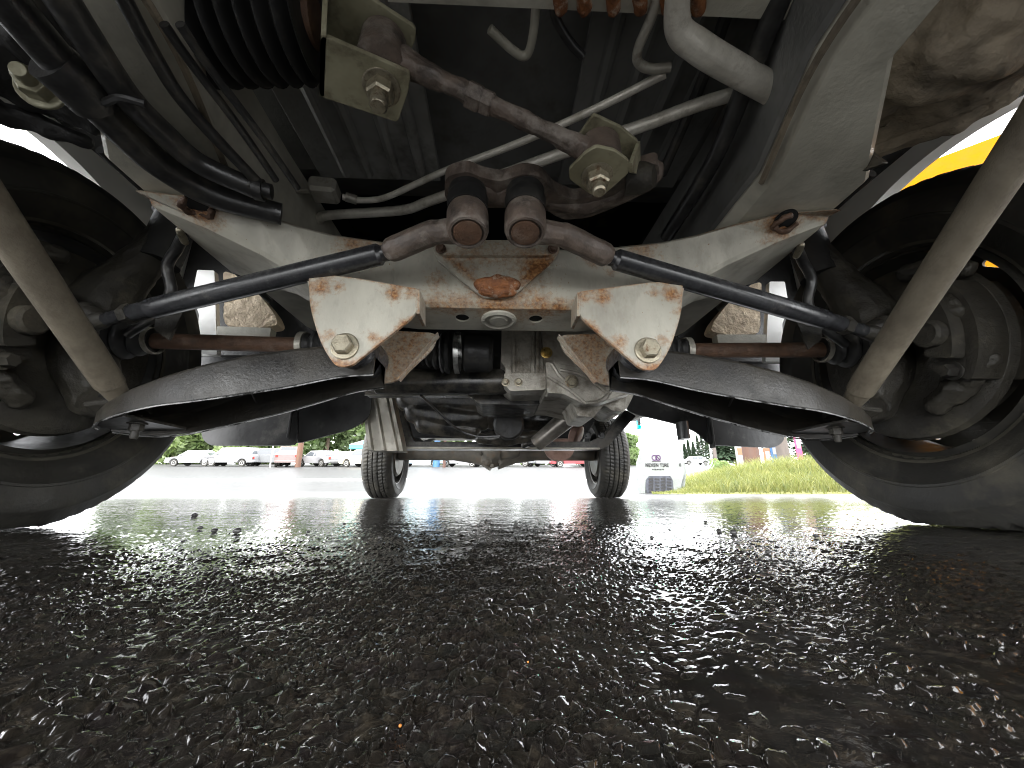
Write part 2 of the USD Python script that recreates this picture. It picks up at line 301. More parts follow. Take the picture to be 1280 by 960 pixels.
for nm, c in {'car_white': (0.2, 0.2, 0.205), 'car_silver': (0.13, 0.135, 0.14), 'car_grey': (0.28, 0.29, 0.3), 'car_red': (0.22, 0.03, 0.035), 'car_maroon': (0.17, 0.125, 0.12), 'car_beige': (0.6, 0.52, 0.38), 'car_blue': (0.3, 0.42, 0.5), 'car_yellow': (0.3, 0.135, 0.004)}.items():
    mat(nm, c, tuple(x*0.96 for x in c), rough=0.35, rvar=0.03, s=3, coat=0.25)
mat('bright_edge', (0.55, 0.55, 0.54), (0.3, 0.3, 0.3), rough=0.18, rvar=0.05, metal=0.7, s=60, dirt=(0.03, 0.03, 0.028), dscale=40, dlo=0.48, dhi=0.6)
mat('car_glass', (0.05, 0.055, 0.06), (0.04, 0.045, 0.05), rough=0.06, rvar=0.02, spec=0.8)
mat('car_trim', (0.03, 0.03, 0.03), rough=0.5)
mat('lamp_red', (0.4, 0.03, 0.02), rough=0.2)
mat('lamp_clear', (0.75, 0.75, 0.75), (0.7, 0.7, 0.7), rough=0.12)
mat('banner_white', (0.2, 0.215, 0.21), (0.15, 0.165, 0.16), rough=0.45, s=2, bump=0.3, bscale=7, bdist=0.03)
mat('print_purple', (0.05, 0.018, 0.07), (0.045, 0.016, 0.06), rough=0.5)
mat('print_grey', (0.015, 0.015, 0.018), (0.012, 0.012, 0.014), rough=0.5)
mat('print_tyre', (0.05, 0.055, 0.07), (0.03, 0.033, 0.045), rough=0.5, s=20)
mat('sign_pink', (0.28, 0.03, 0.1), (0.25, 0.027, 0.09), rough=0.5)
mat('sign_blue', (0.02, 0.085, 0.2), (0.018, 0.075, 0.18), rough=0.5)
mat('sign_orange', (0.2, 0.085, 0.04), (0.18, 0.075, 0.035), rough=0.5)
mat('sign_white', (0.24, 0.24, 0.235), (0.2, 0.2, 0.195), rough=0.5)
mat('canopy_teal', (0.06, 0.36, 0.4), (0.05, 0.32, 0.36), rough=0.5)
mat('canopy_blue', (0.03, 0.1, 0.2), (0.028, 0.09, 0.18), rough=0.5)
mat('post_metal', (0.42, 0.42, 0.41), (0.34, 0.34, 0.33), rough=0.45, metal=0.4)
mat('kerb_concrete', (0.55, 0.55, 0.53), (0.45, 0.45, 0.43), rough=0.7)
mat('pebble_dark', (0.05, 0.048, 0.045), (0.025, 0.025, 0.024), rough=0.3)
mat('pebble_orange', (0.5, 0.2, 0.04), (0.4, 0.15, 0.03), rough=0.3)
mat('yellow_paint', (0.24, 0.092, 0.001), (0.22, 0.083, 0.001), rough=0.8, spec=0.05)
M['green_lamp'] = usdkit.material(stage, '/World/Looks/green_lamp', {'e': ('emission', {'color': (0.0, 0.85, 0.3), 'strength': 25.0})}, [], surface='e.emission')
M['wet_asphalt'] = usdkit.material(stage, '/World/Looks/wet_asphalt', {
    'g': ('geometry', {}), 'n1': ('noise_texture', {'scale': 140, 'detail': 5, 'roughness': 0.7}), 'n2': ('noise_texture', {'scale': 420, 'detail': 4, 'roughness': 0.6}),
    'n3': ('noise_texture', {'scale': 1.3, 'detail': 4}), 'v': ('voronoi_texture', {'scale': 150, 'randomness': 1.0}),
    'rc': ('rgb_ramp', {'ramp': [(0.3, (0.0018, 0.0015, 0.0012)), (0.55, (0.005, 0.0042, 0.0032)), (0.78, (0.026, 0.021, 0.0145))]}),
    'vc': ('hsv', {'saturation': 0.25, 'value': 0.012, 'fac': 1.0}), 'mx': ('mix', {'fac': 0.15}),
    'rr': ('map_range', {'from_min': 0.3, 'from_max': 0.7, 'to_min': 0.04, 'to_max': 0.095, 'clamp': True}),
    'bp': ('bump', {'strength': 0.12, 'distance': 0.0008}),
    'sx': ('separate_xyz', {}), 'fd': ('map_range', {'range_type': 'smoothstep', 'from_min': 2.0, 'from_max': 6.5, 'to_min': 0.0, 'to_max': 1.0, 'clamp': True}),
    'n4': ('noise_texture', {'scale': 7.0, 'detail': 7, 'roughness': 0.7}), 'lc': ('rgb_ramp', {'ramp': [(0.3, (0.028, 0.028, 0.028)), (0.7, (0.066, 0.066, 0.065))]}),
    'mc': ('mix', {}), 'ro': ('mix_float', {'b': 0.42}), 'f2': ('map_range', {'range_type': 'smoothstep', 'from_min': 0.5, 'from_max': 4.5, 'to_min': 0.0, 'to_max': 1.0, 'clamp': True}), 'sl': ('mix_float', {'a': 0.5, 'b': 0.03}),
    'p': ('principled_bsdf', {'ior': 1.5, 'specular_ior_level': 0.5})},
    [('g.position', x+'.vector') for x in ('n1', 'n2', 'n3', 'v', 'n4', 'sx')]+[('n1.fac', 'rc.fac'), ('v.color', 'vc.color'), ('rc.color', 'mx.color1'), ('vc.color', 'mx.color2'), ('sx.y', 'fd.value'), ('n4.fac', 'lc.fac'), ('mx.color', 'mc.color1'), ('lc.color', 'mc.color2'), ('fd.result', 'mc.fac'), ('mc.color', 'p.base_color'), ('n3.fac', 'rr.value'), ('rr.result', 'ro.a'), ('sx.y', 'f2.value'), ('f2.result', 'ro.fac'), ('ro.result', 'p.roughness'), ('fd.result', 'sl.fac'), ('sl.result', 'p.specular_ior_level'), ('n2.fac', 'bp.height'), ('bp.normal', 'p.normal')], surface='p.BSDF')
# ------------------------------------------------------------------ ground: wet asphalt, level round the van, climbing gently beyond it
_prof = PchipInterpolator([-400, 4.5, 8, 12, 20, 36, 60, 120, 400, 900], [0, 0, 0.085, 0.30, 0.80, 2.07, 3.75, 7.0, 12.0, 16.0])
def gz(x, y): return _prof(np.clip(y, -399, 899))
def hash01(ix, iy, seed):
    h = (ix.astype(np.int64)*374761393+iy.astype(np.int64)*668265263+seed*144665) & 0xFFFFFFFF
    h = ((h ^ (h >> 13))*1274126177) & 0xFFFFFFFF
    return ((h ^ (h >> 16)) & 0xFFFFFF)/16777215.0
def chips(x, y, cell, seed, tilt):
    """aggregate rolled flat: each stone a nearly level facet with its own small tilt, joints between them sunk"""
    gx, gy = np.floor(x/cell), np.floor(y/cell); f1 = np.full_like(x, 9.0); f2 = np.full_like(x, 9.0); top = np.zeros_like(x)
    for dx in (-1, 0, 1):
        for dy in (-1, 0, 1):
            cx, cy = gx+dx, gy+dy
            px, py = cx+hash01(cx, cy, seed), cy+hash01(cx, cy, seed+1)
            ux, uy = x/cell-px, y/cell-py; d = np.hypot(ux, uy)
            tx, ty = ((hash01(cx, cy, seed+k)+hash01(cx, cy, seed+k+1)+hash01(cx, cy, seed+k+2)-1.5)*2*tilt for k in (2, 5))
            t = (hash01(cx, cy, seed+8)-.5)*0.16*cell+(ux*tx+uy*ty)*cell-d*d*0.10*cell
            near = d < f1
            f2 = np.where(near, f1, np.minimum(f2, d)); top = np.where(near, t, top); f1 = np.where(near, d, f1)
    e = np.clip((f2-f1)/0.30, 0, 1); e = e*e*(3-2*e)
    return top*e-(1-e)*0.17*cell
def ground_mesh():
    r1 = np.exp(np.arange(math.log(0.045), math.log(4.4), 0.0072)); r2 = np.concatenate([4.4*np.exp(np.linspace(0.02, math.log(900/4.4), 70)), [1800]])
    r = np.concatenate([[0.004, 0.02], r1, r2])
    t1 = np.radians(np.linspace(-58, 62, 860)); t2 = np.radians(np.linspace(62, 302, 42)[1:-1]); th = np.concatenate([t1, t2])
    R, T = np.meshgrid(r, th, indexing='ij'); X, Y = R*np.sin(T), R*np.cos(T)
    p3 = np.stack([X, Y, np.zeros_like(X)], -1)
    lo = meshkit.fbm(p3*9, 3, 5); mid = meshkit.fbm(p3*38, 2, 9)
    wx, wy = X+0.004*(meshkit.fbm(p3*150, 3, 41)-0.5), Y+0.004*(meshkit.fbm(p3*150+9.7, 3, 42)-0.5)
    mix = np.clip((meshkit.noise(p3*55, 61)-0.42)*6, 0, 1)                  # coarse and fine aggregate in patches
    h = chips(wx, wy, 0.0048, 11, 0.23)*mix+chips(wx+0.003, wy, 0.0031, 31, 0.24)*(1-mix)+0.0004*(meshkit.fbm(p3*420, 2, 44)-0.5)+0.0018*(mid-0.5)+0.0026*(lo-0.5)
    h *= 1-.55*np.clip((R-.22)/.45, 0, 1)  # worn flatter under the van
    water = -0.0011+0.0017*(meshkit.fbm(p3*16, 2, 21)-0.5)                  # the rain that stands in the hollows
    k = 0.00012; h = k*np.logaddexp(h/k, water/k)
    h = h-0.0006
    fade = np.clip((4.3-R)/1.6, 0, 1); back = np.clip((np.abs(T-0.035)-1.08)/-0.06, 0, 1)
    Z = h*fade*back+gz(X, Y)
    n, m = R.shape; idx = np.arange(n*m).reshape(n, m); a, b = idx[:-1], idx[1:]
    q = np.stack([a, np.roll(a, -1, 1), np.roll(b, -1, 1), b], -1).reshape(-1, 4)
    f = np.vstack([q[:, [0, 2, 1]], q[:, [0, 3, 2]]])
    v = np.c_[X.ravel(), Y.ravel(), Z.ravel()]
    c = len(v); v = np.vstack([v, [0, 0, Z[0].mean()]]); j = np.roll(idx[0], -1)
    f = np.vstack([f, np.c_[np.full(m, c), idx[0], j]])
    t = trimesh.Trimesh(v, f, process=False)
    if t.face_normals[:, 2].mean() < 0: t.invert()
    return t
GM = ground_mesh()
obj('ground', GM, 'wet_asphalt', smooth=True, kind='structure')
# ------------------------------------------------------------------ the white van seen from below
VAN = thing('van', 'white van overhead, its rusty front axle, steering rods and four tyres seen from underneath', 'van', (0, 1.4, 0))
AY, AZ, TR = 0.49, 0.2305, 0.2385          # front axle
RY = 2.32
def both(fn):
    for s in (1, -1): fn(s)
def side(m, s): return m if s > 0 else mir(m)

# --- outer shell: sides with wheel arches, nose, tail and roof
def shell_side(s):
    poly = sg.Polygon([(-0.33, 0.34), (-0.33, 0.95), (0.05, 1.72), (3.02, 1.78), (3.08, 0.9), (3.06, 0.42), (2.7, 0.40), (1.9, 0.40), (0.9, 0.40), (0.1, 0.37)])
    for y in (AY, RY): poly = poly.difference(sg.Point(y, AZ+0.01).buffer(0.345, 24))
    for a, b in ((0.28, 1.05), (1.15, 1.95), (2.05, 2.85)): poly = poly.difference(sg.box(a, 1.05, b, 1.58).buffer(-0.03).buffer(0.03))
    e = trimesh.creation.extrude_polygon(poly, 0.025, engine='earcut'); v = e.vertices
    return side(trimesh.Trimesh(np.c_[0.715+v[:, 2], v[:, 0], v[:, 1]], e.faces, process=False), s)
shell = cat(shell_side(1), shell_side(-1), cbox((0, -0.34, 0.65), (1.44, 0.03, 0.64), 0.01), cbox((0, 3.07, 1.1), (1.44, 0.03, 1.36), 0.01), cbox((0, 1.55, 1.765), (1.44, 3.06, 0.03), 0.012))
body = obj('body_shell', shell, 'white_shell_paint', VAN)
obj('windscreen', plate([(-0.7, -0.335, 0.96), (0.7, -0.335, 0.96), (0.68, 0.04, 1.72), (-0.68, 0.04, 1.72)], (0, -0.006, 0.003)), 'car_glass', body)
for s in (1, -1):
    for a, b in ((0.28, 1.05), (1.15, 1.95), (2.05, 2.85)): obj('side_window', cbox((s*0.725, (a+b)/2, 1.315), (0.006, b-a+0.01, 0.54), 0.001), 'car_glass', body)
# --- floor, engine bay, frame rails
obj('floor_pan', cat(cbox((0, 0.05, 0.525), (0.74, 0.74, 0.012), 0.002), cbox((0, -0.2, 0.545), (1.40, 0.26, 0.012), 0.002), cbox((0, 0.445, 0.53), (0.9, 0.1, 0.02), 0.002)), 'dark_floor', VAN, label='dark sheet metal floor over the steering rods')
obj('rear_floor', cbox((0, 2.0, 0.635), (1.40, 2.1, 0.014), 0.002), 'black_underseal', VAN)
obj('toe_board', cbox((0, 0.56, 0.565), (0.9, 0.16, 0.012), 0.002, rotx(0.5)), 'dark_floor', VAN)
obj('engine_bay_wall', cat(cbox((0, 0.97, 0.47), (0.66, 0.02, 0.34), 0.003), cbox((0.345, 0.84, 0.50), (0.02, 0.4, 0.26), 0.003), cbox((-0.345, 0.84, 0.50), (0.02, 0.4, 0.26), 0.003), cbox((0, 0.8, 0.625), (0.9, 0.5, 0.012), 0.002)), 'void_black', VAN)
def rail(s):
    ys = [-0.30, 0.10, 0.20, 0.31, 0.40, 0.70, 0.92, 1.25, 1.8, 3.0]; zb = [0.365, 0.354, 0.351, 0.348, 0.347, 0.35, 0.37, 0.50, 0.535, 0.535]
    xi = [0.225, 0.230, 0.233, 0.266, 0.268, 0.266, 0.27, 0.30, 0.32, 0.32]; xo = [0.285, 0.287, 0.292, 0.378, 0.380, 0.378, 0.358, 0.37, 0.40, 0.40]
    rings = []
    for y, z, a, b in zip(ys, zb, xi, xo):
        c = 0.012; t = z+0.11
        rings.append([(a+c, y, z), (b-c*0.5, y, z), (b, y, z+c*0.5), (b, y, t), (a, y, t), (a, y, z+c)])
    R = A(rings); return side(subdiv(loft(R), 0.03), s)
rust_rail = lambda v: np.exp(-((np.abs(v[:, 0])-0.345)/0.012)**2-((v[:, 1]-0.42)/0.12)**2-((v[:, 2]-0.347)/0.01)**2)*0.55
both(lambda s: obj('frame_rail', rail(s), 'grimy_white', VAN))
for s in (1, -1):
    for q, (x, y) in enumerate(((.315, .47), (.30, .60))): obj('rail_plug', lathe([(.0085, 0), (.0085, .0018), (.006, .003), (.0045, .001), (0, .001)], (s*x, y, .3485 if y > .3 else .3525), (0, 0, -1), 18), 'rubber' if q % 2 else 'void_black', VAN)
    obj('seam_sealer', tube([(s*.233, y, z-.0005) for y, z in ((.0, .358), (.1, .355), (.2, .352))]+[(s*.268, .315, .349)], .003, 6), 'caked_mud', VAN)
# inner floor sheets beside the rails, with swages
def inner_floor(s):
    m = cbox((0.17, 0.28, 0.478), (0.17, 0.36, 0.008), 0.001)
    sw = [tube([(x, 0.11, 0.4735), (x, 0.45, 0.4735)], 0.007, 8, sm=False) for x in (0.11, 0.145, 0.185, 0.215)]
    return side(cat(m, *sw), s)
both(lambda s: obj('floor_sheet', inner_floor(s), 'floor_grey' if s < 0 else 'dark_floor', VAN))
ys_, zs_, xs_ = [-.30, .10, .20, .31, .40, .60], [.365, .354, .351, .348, .347, .349], [.225, .230, .233, .266, .268, .266]
obj('rail_side_panel', loft([[(x-.001, y, z+.010), (x-.001, y, z+.13), (x-.005, y, z+.13), (x-.005, y, z+.014)] for x, y, z in zip(xs_, ys_, zs_)]), 'dark_floor', VAN)
obj('loom_tube', tube([(.205, .12, .43), (.225, .24, .415), (.238, .34, .40), (.236, .46, .39)], .009, 12), 'hose_rubber', VAN)
obj('loom_tube', tube([(.19, .16, .46), (.205, .28, .45), (.21, .40, .44)], .006, 10), 'hose_rubber', VAN)
both(lambda s: obj('wheel_well', cbox((s*0.55, 0.5, 0.625), (0.36, 0.84, 0.012), 0.002), 'black_underseal', VAN))
both(lambda s: obj('inner_wing', side(plate([(0.388, 0.28, 0.50), (0.388, 0.84, 0.42), (0.388, 0.84, 0.62), (0.388, 0.28, 0.62)], (0.006, 0, 0)), s), 'black_underseal', VAN))

# --- front crossmember: a box section that sweeps up to the rails
def crossmember():
    st = [(0.0, .413, .336, .410, .252, .472, .2465), (.105, .413, .336, .410, .252, .472, .2465), (.125, .411, .337, .410, .254, .472, .249), (.2, .398, .339, .408, .268, .474, .262),
          (.235, .386, .341, .400, .284, .478, .277), (.27, .370, .344, .388, .302, .482, .298), (.32, .348, .345, .366, .320, .490, .316), (.374, .341, .3455, .357, .3395, .496, .3385)]
    st = [(-x, *r) for x, *r in st[:0:-1]]+st
    rings = []
    for x, yt, zt, yf, zf, yb, zb in st:
        c = 0.005
        rings.append([(x, yt+c, zt), (x, yt, zt-c), (x, yf, zf+c), (x, yf+c, zf), (x, yb-c, zb), (x, yb, zb+c), (x, yb+0.004, zt)])
    m = loft(rings)
    m = man(m)
    for cx, cy in ((-0.045, .438), (0.046, .438)):
        m -= man(cyl((cx, cy, 0.23), (cx, cy, 0.272), 0.0085, 20))
    for s in (1, -1): m -= man(lathe([(0.013, 0), (0.013, 0.03)], (s*0.318, .352, 0.300), (0, -0.2, 1), 20))
    return subdiv(m, 0.007)
RUST = [(c, r, w*1.0) for c, r, w in [(P(620, 357, .41), .030, .9), (P(570, 385, .41), .022, .62), (P(620, 388, .41), .030, .75), (P(675, 388, .41), .026, .7), (P(640, 375, .41), .05, .45), (P(545, 380, .41), .02, .5), (P(700, 385, .41), .014, .75),
        (P(585, 325, .41), .018, .45), (P(660, 335, .41), .02, .6), (P(745, 320, .41), .014, .75), (P(762, 340, .41), .008, .5), (P(800, 315, .41), .022, .5), (P(450, 305, .4), .03, .5), (P(545, 350, .41), .016, .4), (P(530, 410, .42), .012, .4), (P(690, 405, .42), .014, .4)]]
def rust_cross(v):
    o = np.zeros(len(v))
    for c, r, w in RUST: o = np.maximum(o, w*np.exp(-((v-c)**2).sum(1)/(r*r)))
    for s in (1, -1): o = np.maximum(o, 0.85*np.exp(-((v-A([s*0.318, .355, .335]))**2).sum(1)/.022**2))
    edge = np.clip(1-np.abs(v[:, 2]-0.256)/0.016, 0, 1)*(v[:, 1] < 0.416)*0.42
    top = np.clip(1-np.abs(v[:, 2]-0.342)/0.005, 0, 1)*(np.abs(v[:, 0]) > 0.13)*0.55
    return np.maximum(o, np.maximum(edge*(np.abs(v[:, 0]) < .11), top))
XM = obj('front_crossmember', crossmember(), 'white_frame_paint', VAN, attr=rust_cross, label='rust-streaked white steel crossmember between the two arm brackets')
obj('embossed_plug', lathe([(0.022, 0), (0.022, .0025), (.018, .004), (.0165, .0015), (.012, .0015), (.0105, .004), (.0, .004)], (0, .440, .2497), (0, -.08, -1), 32), 'grimy_white', XM)
for x in (-.045, .046): obj('drain_hole', lathe([(.0088, 0), (.0088, .001), (0, .001)], (x, .438, .2525), (0, -.08, -1), 20), 'void_black', XM)
# triangular gusset with flange on the face of the crossmember, and its rusted weld
def gz_pts(l, Y): return [P(x, y, Y) for x, y in l]
gus = plate(rounded(gz_pts([(541, 312), (553, 304), (690, 304), (700, 312), (693, 326), (646, 368), (630, 374), (606, 374), (594, 366), (548, 328)], .408), [.004]*10), (0, -.004, 0))
fl = plate(rounded(gz_pts([(541, 310), (560, 300), (684, 300), (699, 310), (688, 319), (555, 319)], .398), .004), (0, .012, -.0005))
rg = lambda v: np.clip(1-np.abs(np.abs(v[:, 0]-0.0)-(0.008+(v[:, 2]-P(620, 372, .408)[2])*1.05))/0.012, 0, 1)*.42+np.exp(-((v-P(672, 335, .405))**2).sum(1)/.02**2)*.7+np.exp(-((v-P(590, 318, .405))**2).sum(1)/.025**2)*.4+np.exp(-((v-P(640, 316, .4))**2).sum(1)/.03**2)*.3
obj('gusset_plate', subdiv(cat(gus, fl), .006), 'white_frame_paint', XM, attr=rg)
obj('rusty_weld', blob([[(P(600, 356, .402), .0075), (P(621, 353, .400), .0095), (P(643, 356, .402), .0075)], [(P(604, 364, .402), .006), (P(621, 366, .400), .007), (P(640, 364, .402), .006)]], .003, .0022, 190), 'rust_orange', XM, label='heavily rusted weld lump')
for x in (551, 691): obj('flange_bolt', hexbolt(P(x, 311, .396), (0, -1, -.15), .0045, .004), 'rust_brown', XM)
# torn lips round the rusty rail holes
for s in (1, -1):
    c = A([s*.318, .352, .3325])
    obj('torn_hole_lip', blob([[(c+A([.013*math.cos(a), .012*math.sin(a), -.004*abs(math.sin(a*1.5))]), .0032) for a in np.linspace(0.2, 4.4, 9)]], .0025, .0025, 220, 3), 'rust_brown', XM)
    obj('rail_hole', lathe([(0.012, 0), (0.012, .002), (0, .002)], c+A([0, 0, .0035]), (0, -.35, -1), 20), 'void_black', XM)

# --- control-arm brackets, arms, rods, tie rods: alike on both sides
BRL = [(386, 346), (394, 343), (430, 345), (523, 361), (523, 391), (441, 456), (430, 459), (419, 457), (407, 440), (399, 423), (387, 384)]
BOLT = P(430, 432, .372)
def xb(s): return 1 if s < 0 else -1       # the pictured points are the left ones (x < 0)
def rust_br(v):
    w = v.copy(); w[:, 0] = -np.abs(w[:, 0]); o = np.zeros(len(v))
    for x, y, r, k in ((400, 356, 11, .8), (423, 357, 7, .6), (491, 365, 10, .85), (410, 418, 7, .7), (466, 421, 8, .75), (512, 366, 8, .6), (425, 452, 12, .55), (392, 380, 7, .5), (505, 405, 9, .5)):
        o = np.maximum(o, k*np.exp(-((w-P(x, y, .372))**2).sum(1)/(r*.00095)**2))
    return o+edge_rust(w)
_bp = sg.Polygon([(P(x, y, .375)[0], P(x, y, .375)[2]) for x, y in BRL])
def edge_rust(w):
    import shapely
    d = shapely.distance(shapely.points(w[:, 0], w[:, 2]), _bp.exterior); return 0.5*np.exp(-d/.0022)
def bracket(s):
    front = plate(rounded([P(x, y, .375) for x, y in BRL], [.003, .003, .02, .003, .012, .01, .01, .01, .01, .02, .02]), (0, .004, 0))
    web = plate([P(386, 350, .379)+A([0, 0, 0]), P(388, 384, .379), P(404, 430, .379), P(404, 430, .379)+A([0, .04, .0]), P(388, 384, .379)+A([0, .03, 0]), P(386, 350, .379)+A([0, .026, 0])], (.0035, 0, 0))
    lip = plate([P(520.5, 362, .3745), P(520.5, 392, .3745), P(520.5, 392, .3745)+A([0, .034, 0]), P(520.5, 362, .3745)+A([0, .034, 0])], (.0035, 0, 0))
    b = obj('control_arm_bracket', side(mir(subdiv(cat(front, web, lip), .006)), s), 'white_frame_paint', VAN, attr=rust_br)
    rp = rounded([P(x, y, .462) for x, y in ((396, 408), (540, 416), (547, 420), (541, 436), (500, 474), (490, 478), (472, 480), (440, 470))], .006)
    rear = cat(plate(rp, (0, .004, 0)), plate([P(546, 419, .464), P(541, 437, .464), P(499, 476, .464), P(499, 476, .464)+A([0, -.016, -.0015]), P(541, 437, .464)+A([0, -.016, 0]), P(546, 419, .464)+A([0, -.016, 0])], (.003, 0, .002)))
    obj('rear_plate', side(mir(subdiv(rear, .007)), s), 'white_frame_paint', b, attr=lambda v: .22+.3*np.exp(-((np.abs(v[:, 0])-.115)/.03)**2), label='rusty rear plate of the bracket')
    obj('pivot_bolt', side(mir(hexbolt(BOLT+A([0, .003, 0]), (0, -1, 0), .0105, .009)), s), 'bolt_metal', b)
both(bracket)
def arm(s):
    # stations: x, front edge (y, z bottom, z top), rear edge (y, z bottom, z top)
    st = [(.135, .402, .166, .203, .446, .162, .198), (.17, .402, .163, .202, .452, .158, .196), (.22, .400, .151, .195, .466, .147, .19), (.27, .400, .142, .187, .482, .137, .182), (.32, .403, .135, .176, .497, .129, .172),
          (.36, .408, .131, .165, .508, .123, .161), (.40, .416, .124, .152, .515, .116, .149), (.43, .428, .118, .142, .512, .112, .140), (.455, .446, .115, .136, .502, .112, .135), (.472, .468, .115, .132, .488, .114, .132)]
    t = .0032; rings = []
    for x, yf, bf, tf, yr, br, tr in st:
        c = .006
        rings.append([(x, yf, bf), (x, yf, tf-c), (x, yf+c, tf), (x, yr-c, tr), (x, yr, tr-c), (x, yr, br), (x, yr-t, br), (x, yr-t, tr-c-t*.4), (x, yr-c-t*.4, tr-t), (x, yf+c+t*.4, tf-t), (x, yf+t, tf-c-t*.4), (x, yf+t, bf)])
    R = A(rings); R = A([[np.interp(np.linspace(0, 1, 37), np.linspace(0, 1, len(R)), spl) for spl in R[:, q].T] for q in range(12)]).transpose(2, 0, 1)
    m = loft(R, cap=True)
    a = obj('lower_control_arm', side(m, s), 'arm_dirt', VAN)
    # bright bare edges of both flanges
    obj('front_flange_edge', side(tube([(x, yf+.001, bf-.0012) for x, yf, bf, *_ in st], .0010, 8, 5), s), 'bright_edge', a)
    obj('rear_flange_edge', side(tube([(x, yr-.001, br-.0012) for x, _, _, _, yr, br, _ in st], .0009, 8, 5), s), 'bright_edge', a)
    obj('ball_joint_seat', side(plate(rounded([(.40, .420, .1215), (.43, .432, .118), (.455, .450, .1165), (.470, .470, .117), (.470, .486, .117), (.455, .499, .1165), (.43, .508, .117), (.40, .510, .1205)], .006), (0, 0, .003)), s), 'arm_dirt', a)
    bx, bz = abs(BOLT[0]), BOLT[2]
    obj('bush_sleeve', side(lathe([(.012, 0), (.021, 0), (.0235, .003), (.0235, .06), (.021, .063), (.012, .063)], (bx, .389, bz+.008), (0, 1, 0), 36), s), 'black_gloss_metal', a)
    obj('arm_rib', side(tube([(.275, .41, .163), (.30, .478, .150)], .0016, 6, sm=False), s), 'arm_dirt', a)
    obj('ball_joint_nut', side(cat(hexbolt((.418, .458, .120), (0, 0, -1), .007, .008, .009), cbox((.418, .458, .122), (.024, .018, .004), .001)), s), 'dark_mud', a)
both(arm)
def tension_rod(s):
    p0, p1, p2 = A([.425, .438, .143]), A([.402, .276, .256]), A([.375, .08, .392])
    m = tube([p0+A([.004, .012, -.012]), p0, p0+(p1-p0)*.12, p0+(p1-p0)*.2, p1, p2], [.006, .009, .0125, .0135, .0138, .0142], 20, 6)
    r = obj('tension_rod', side(m, s), 'muddy_rod', VAN)
    obj('rod_foot', side(cat(cbox((.437, .452, .136), (.05, .035, .006), .002, rotx(-.3) @ roty(.15)), hexbolt((.45, .455, .137), (0, -.2, 1), .006, .006, .006), hexbolt((.425, .455, .137), (0, -.2, 1), .006, .006, .006)), s), 'dark_mud', r)
both(tension_rod)
def tie_rod(s):
    inn = A([.070, .352, .296]); mid = A([.118, .362, .289]); out = A([.462, .425, .232])
    d = out-mid
    pts = [mid, mid+d*.02, mid+d*.03, mid+d*.80, mid+d*.81, mid+d*.87, mid+d*.88, out]
    rr = [.0085, .0085, .0115, .0115, .0098, .0098, .0078, .0072]
    r = obj('tie_rod', side(tube(pts, rr, 20, sm=False), s), 'black_gloss_metal', VAN)
    obj('jam_nut', side(hexbolt(mid+d*.87, d, .0115, .012, washer=False), s), 'dark_mud', r)
    obj('outer_tie_rod_end', side(blob([[(out-d*.02, .009), (out+d*.06, .0125)], [(out+d*.06+A([0, 0, -.008]), .0165), (out+d*.06+A([0, 0, .016]), .013)]], .005, .001), s), 'dark_mud', r)
both(tie_rod)
# --- steering relay lever and its two inner ball joints, centre of the picture
zl = .344
LEV = [(556, 226), (563, 219), (584, 214), (602, 222), (626, 227), (655, 217), (676, 221), (694, 241), (716, 250), (742, 246), (752, 230), (778, 222), (806, 208), (824, 204), (824, 226), (808, 240), (785, 252), (762, 262), (736, 272), (706, 275), (690, 268), (676, 252), (655, 250), (634, 260), (604, 260), (580, 252), (562, 254), (556, 246)]
lev = plate(rounded([PZ(x, y, zl) for x, y in LEV], .006), (0, 0, .014))
lever = obj('relay_lever', cat(lev, blob([[(PZ(585, 236, zl+.004), .018), (PZ(622, 243, zl+.008), .012), (PZ(657, 236, zl+.004), .018)], [(PZ(690, 254, zl+.006), .009), (PZ(735, 258, zl+.004), .0095), (PZ(782, 238, zl+.006), .0095), (PZ(815, 216, zl+.008), .012)]], .004, .0032, 110)), 'rusty_cast', VAN, label='brown cast relay lever carrying two ball joints')
for cx, s in ((584.5, -1), (656.5, 1)):
    top, bot = PZ(cx, 240, zl-.001), P(cx, 295, .316)
    ax = norm(bot-top); L = np.linalg.norm(bot-top)
    bj = obj('ball_joint', lathe([(.018, L*.47), (.0196, L*.50), (.0205, L*.55), (.0205, L*.86), (.0190, L*.93), (.0184, L*.945), (.0160, L*.95), (.0150, L*.925), (.0145, L*.92), (.0, L*.905)], top, ax, 40), 'rusty_cast', lever)
    obj('dust_boot', lathe([(.013, 0), (.0200, L*.04), (.0196, L*.12), (.0196, L*.19), (.0210, L*.24), (.0199, L*.40), (.0205, L*.50)], top, ax, 36), 'rubber', bj)
    obj('end_cap', lathe([(.0140, L*.925), (.0136, L*.955), (.009, L*.965), (0, L*.967)], top, ax, 32), 'rust_brown', bj)
    e = P(525, 292, .340)*A([-s, 1, 1]); b0 = bot-ax*.019+A([0, .010, 0])
    obj('rod_eye', blob([[(b0+A([s*.008, 0, -.001]), .0135), (b0+(e-b0)*.75, .0115)], [(b0+(e-b0)*.75, .0128), (A([s*.112, .3585, .2905]), .0132)]], .004, .0009, 120), 'rusty_cast', bj)
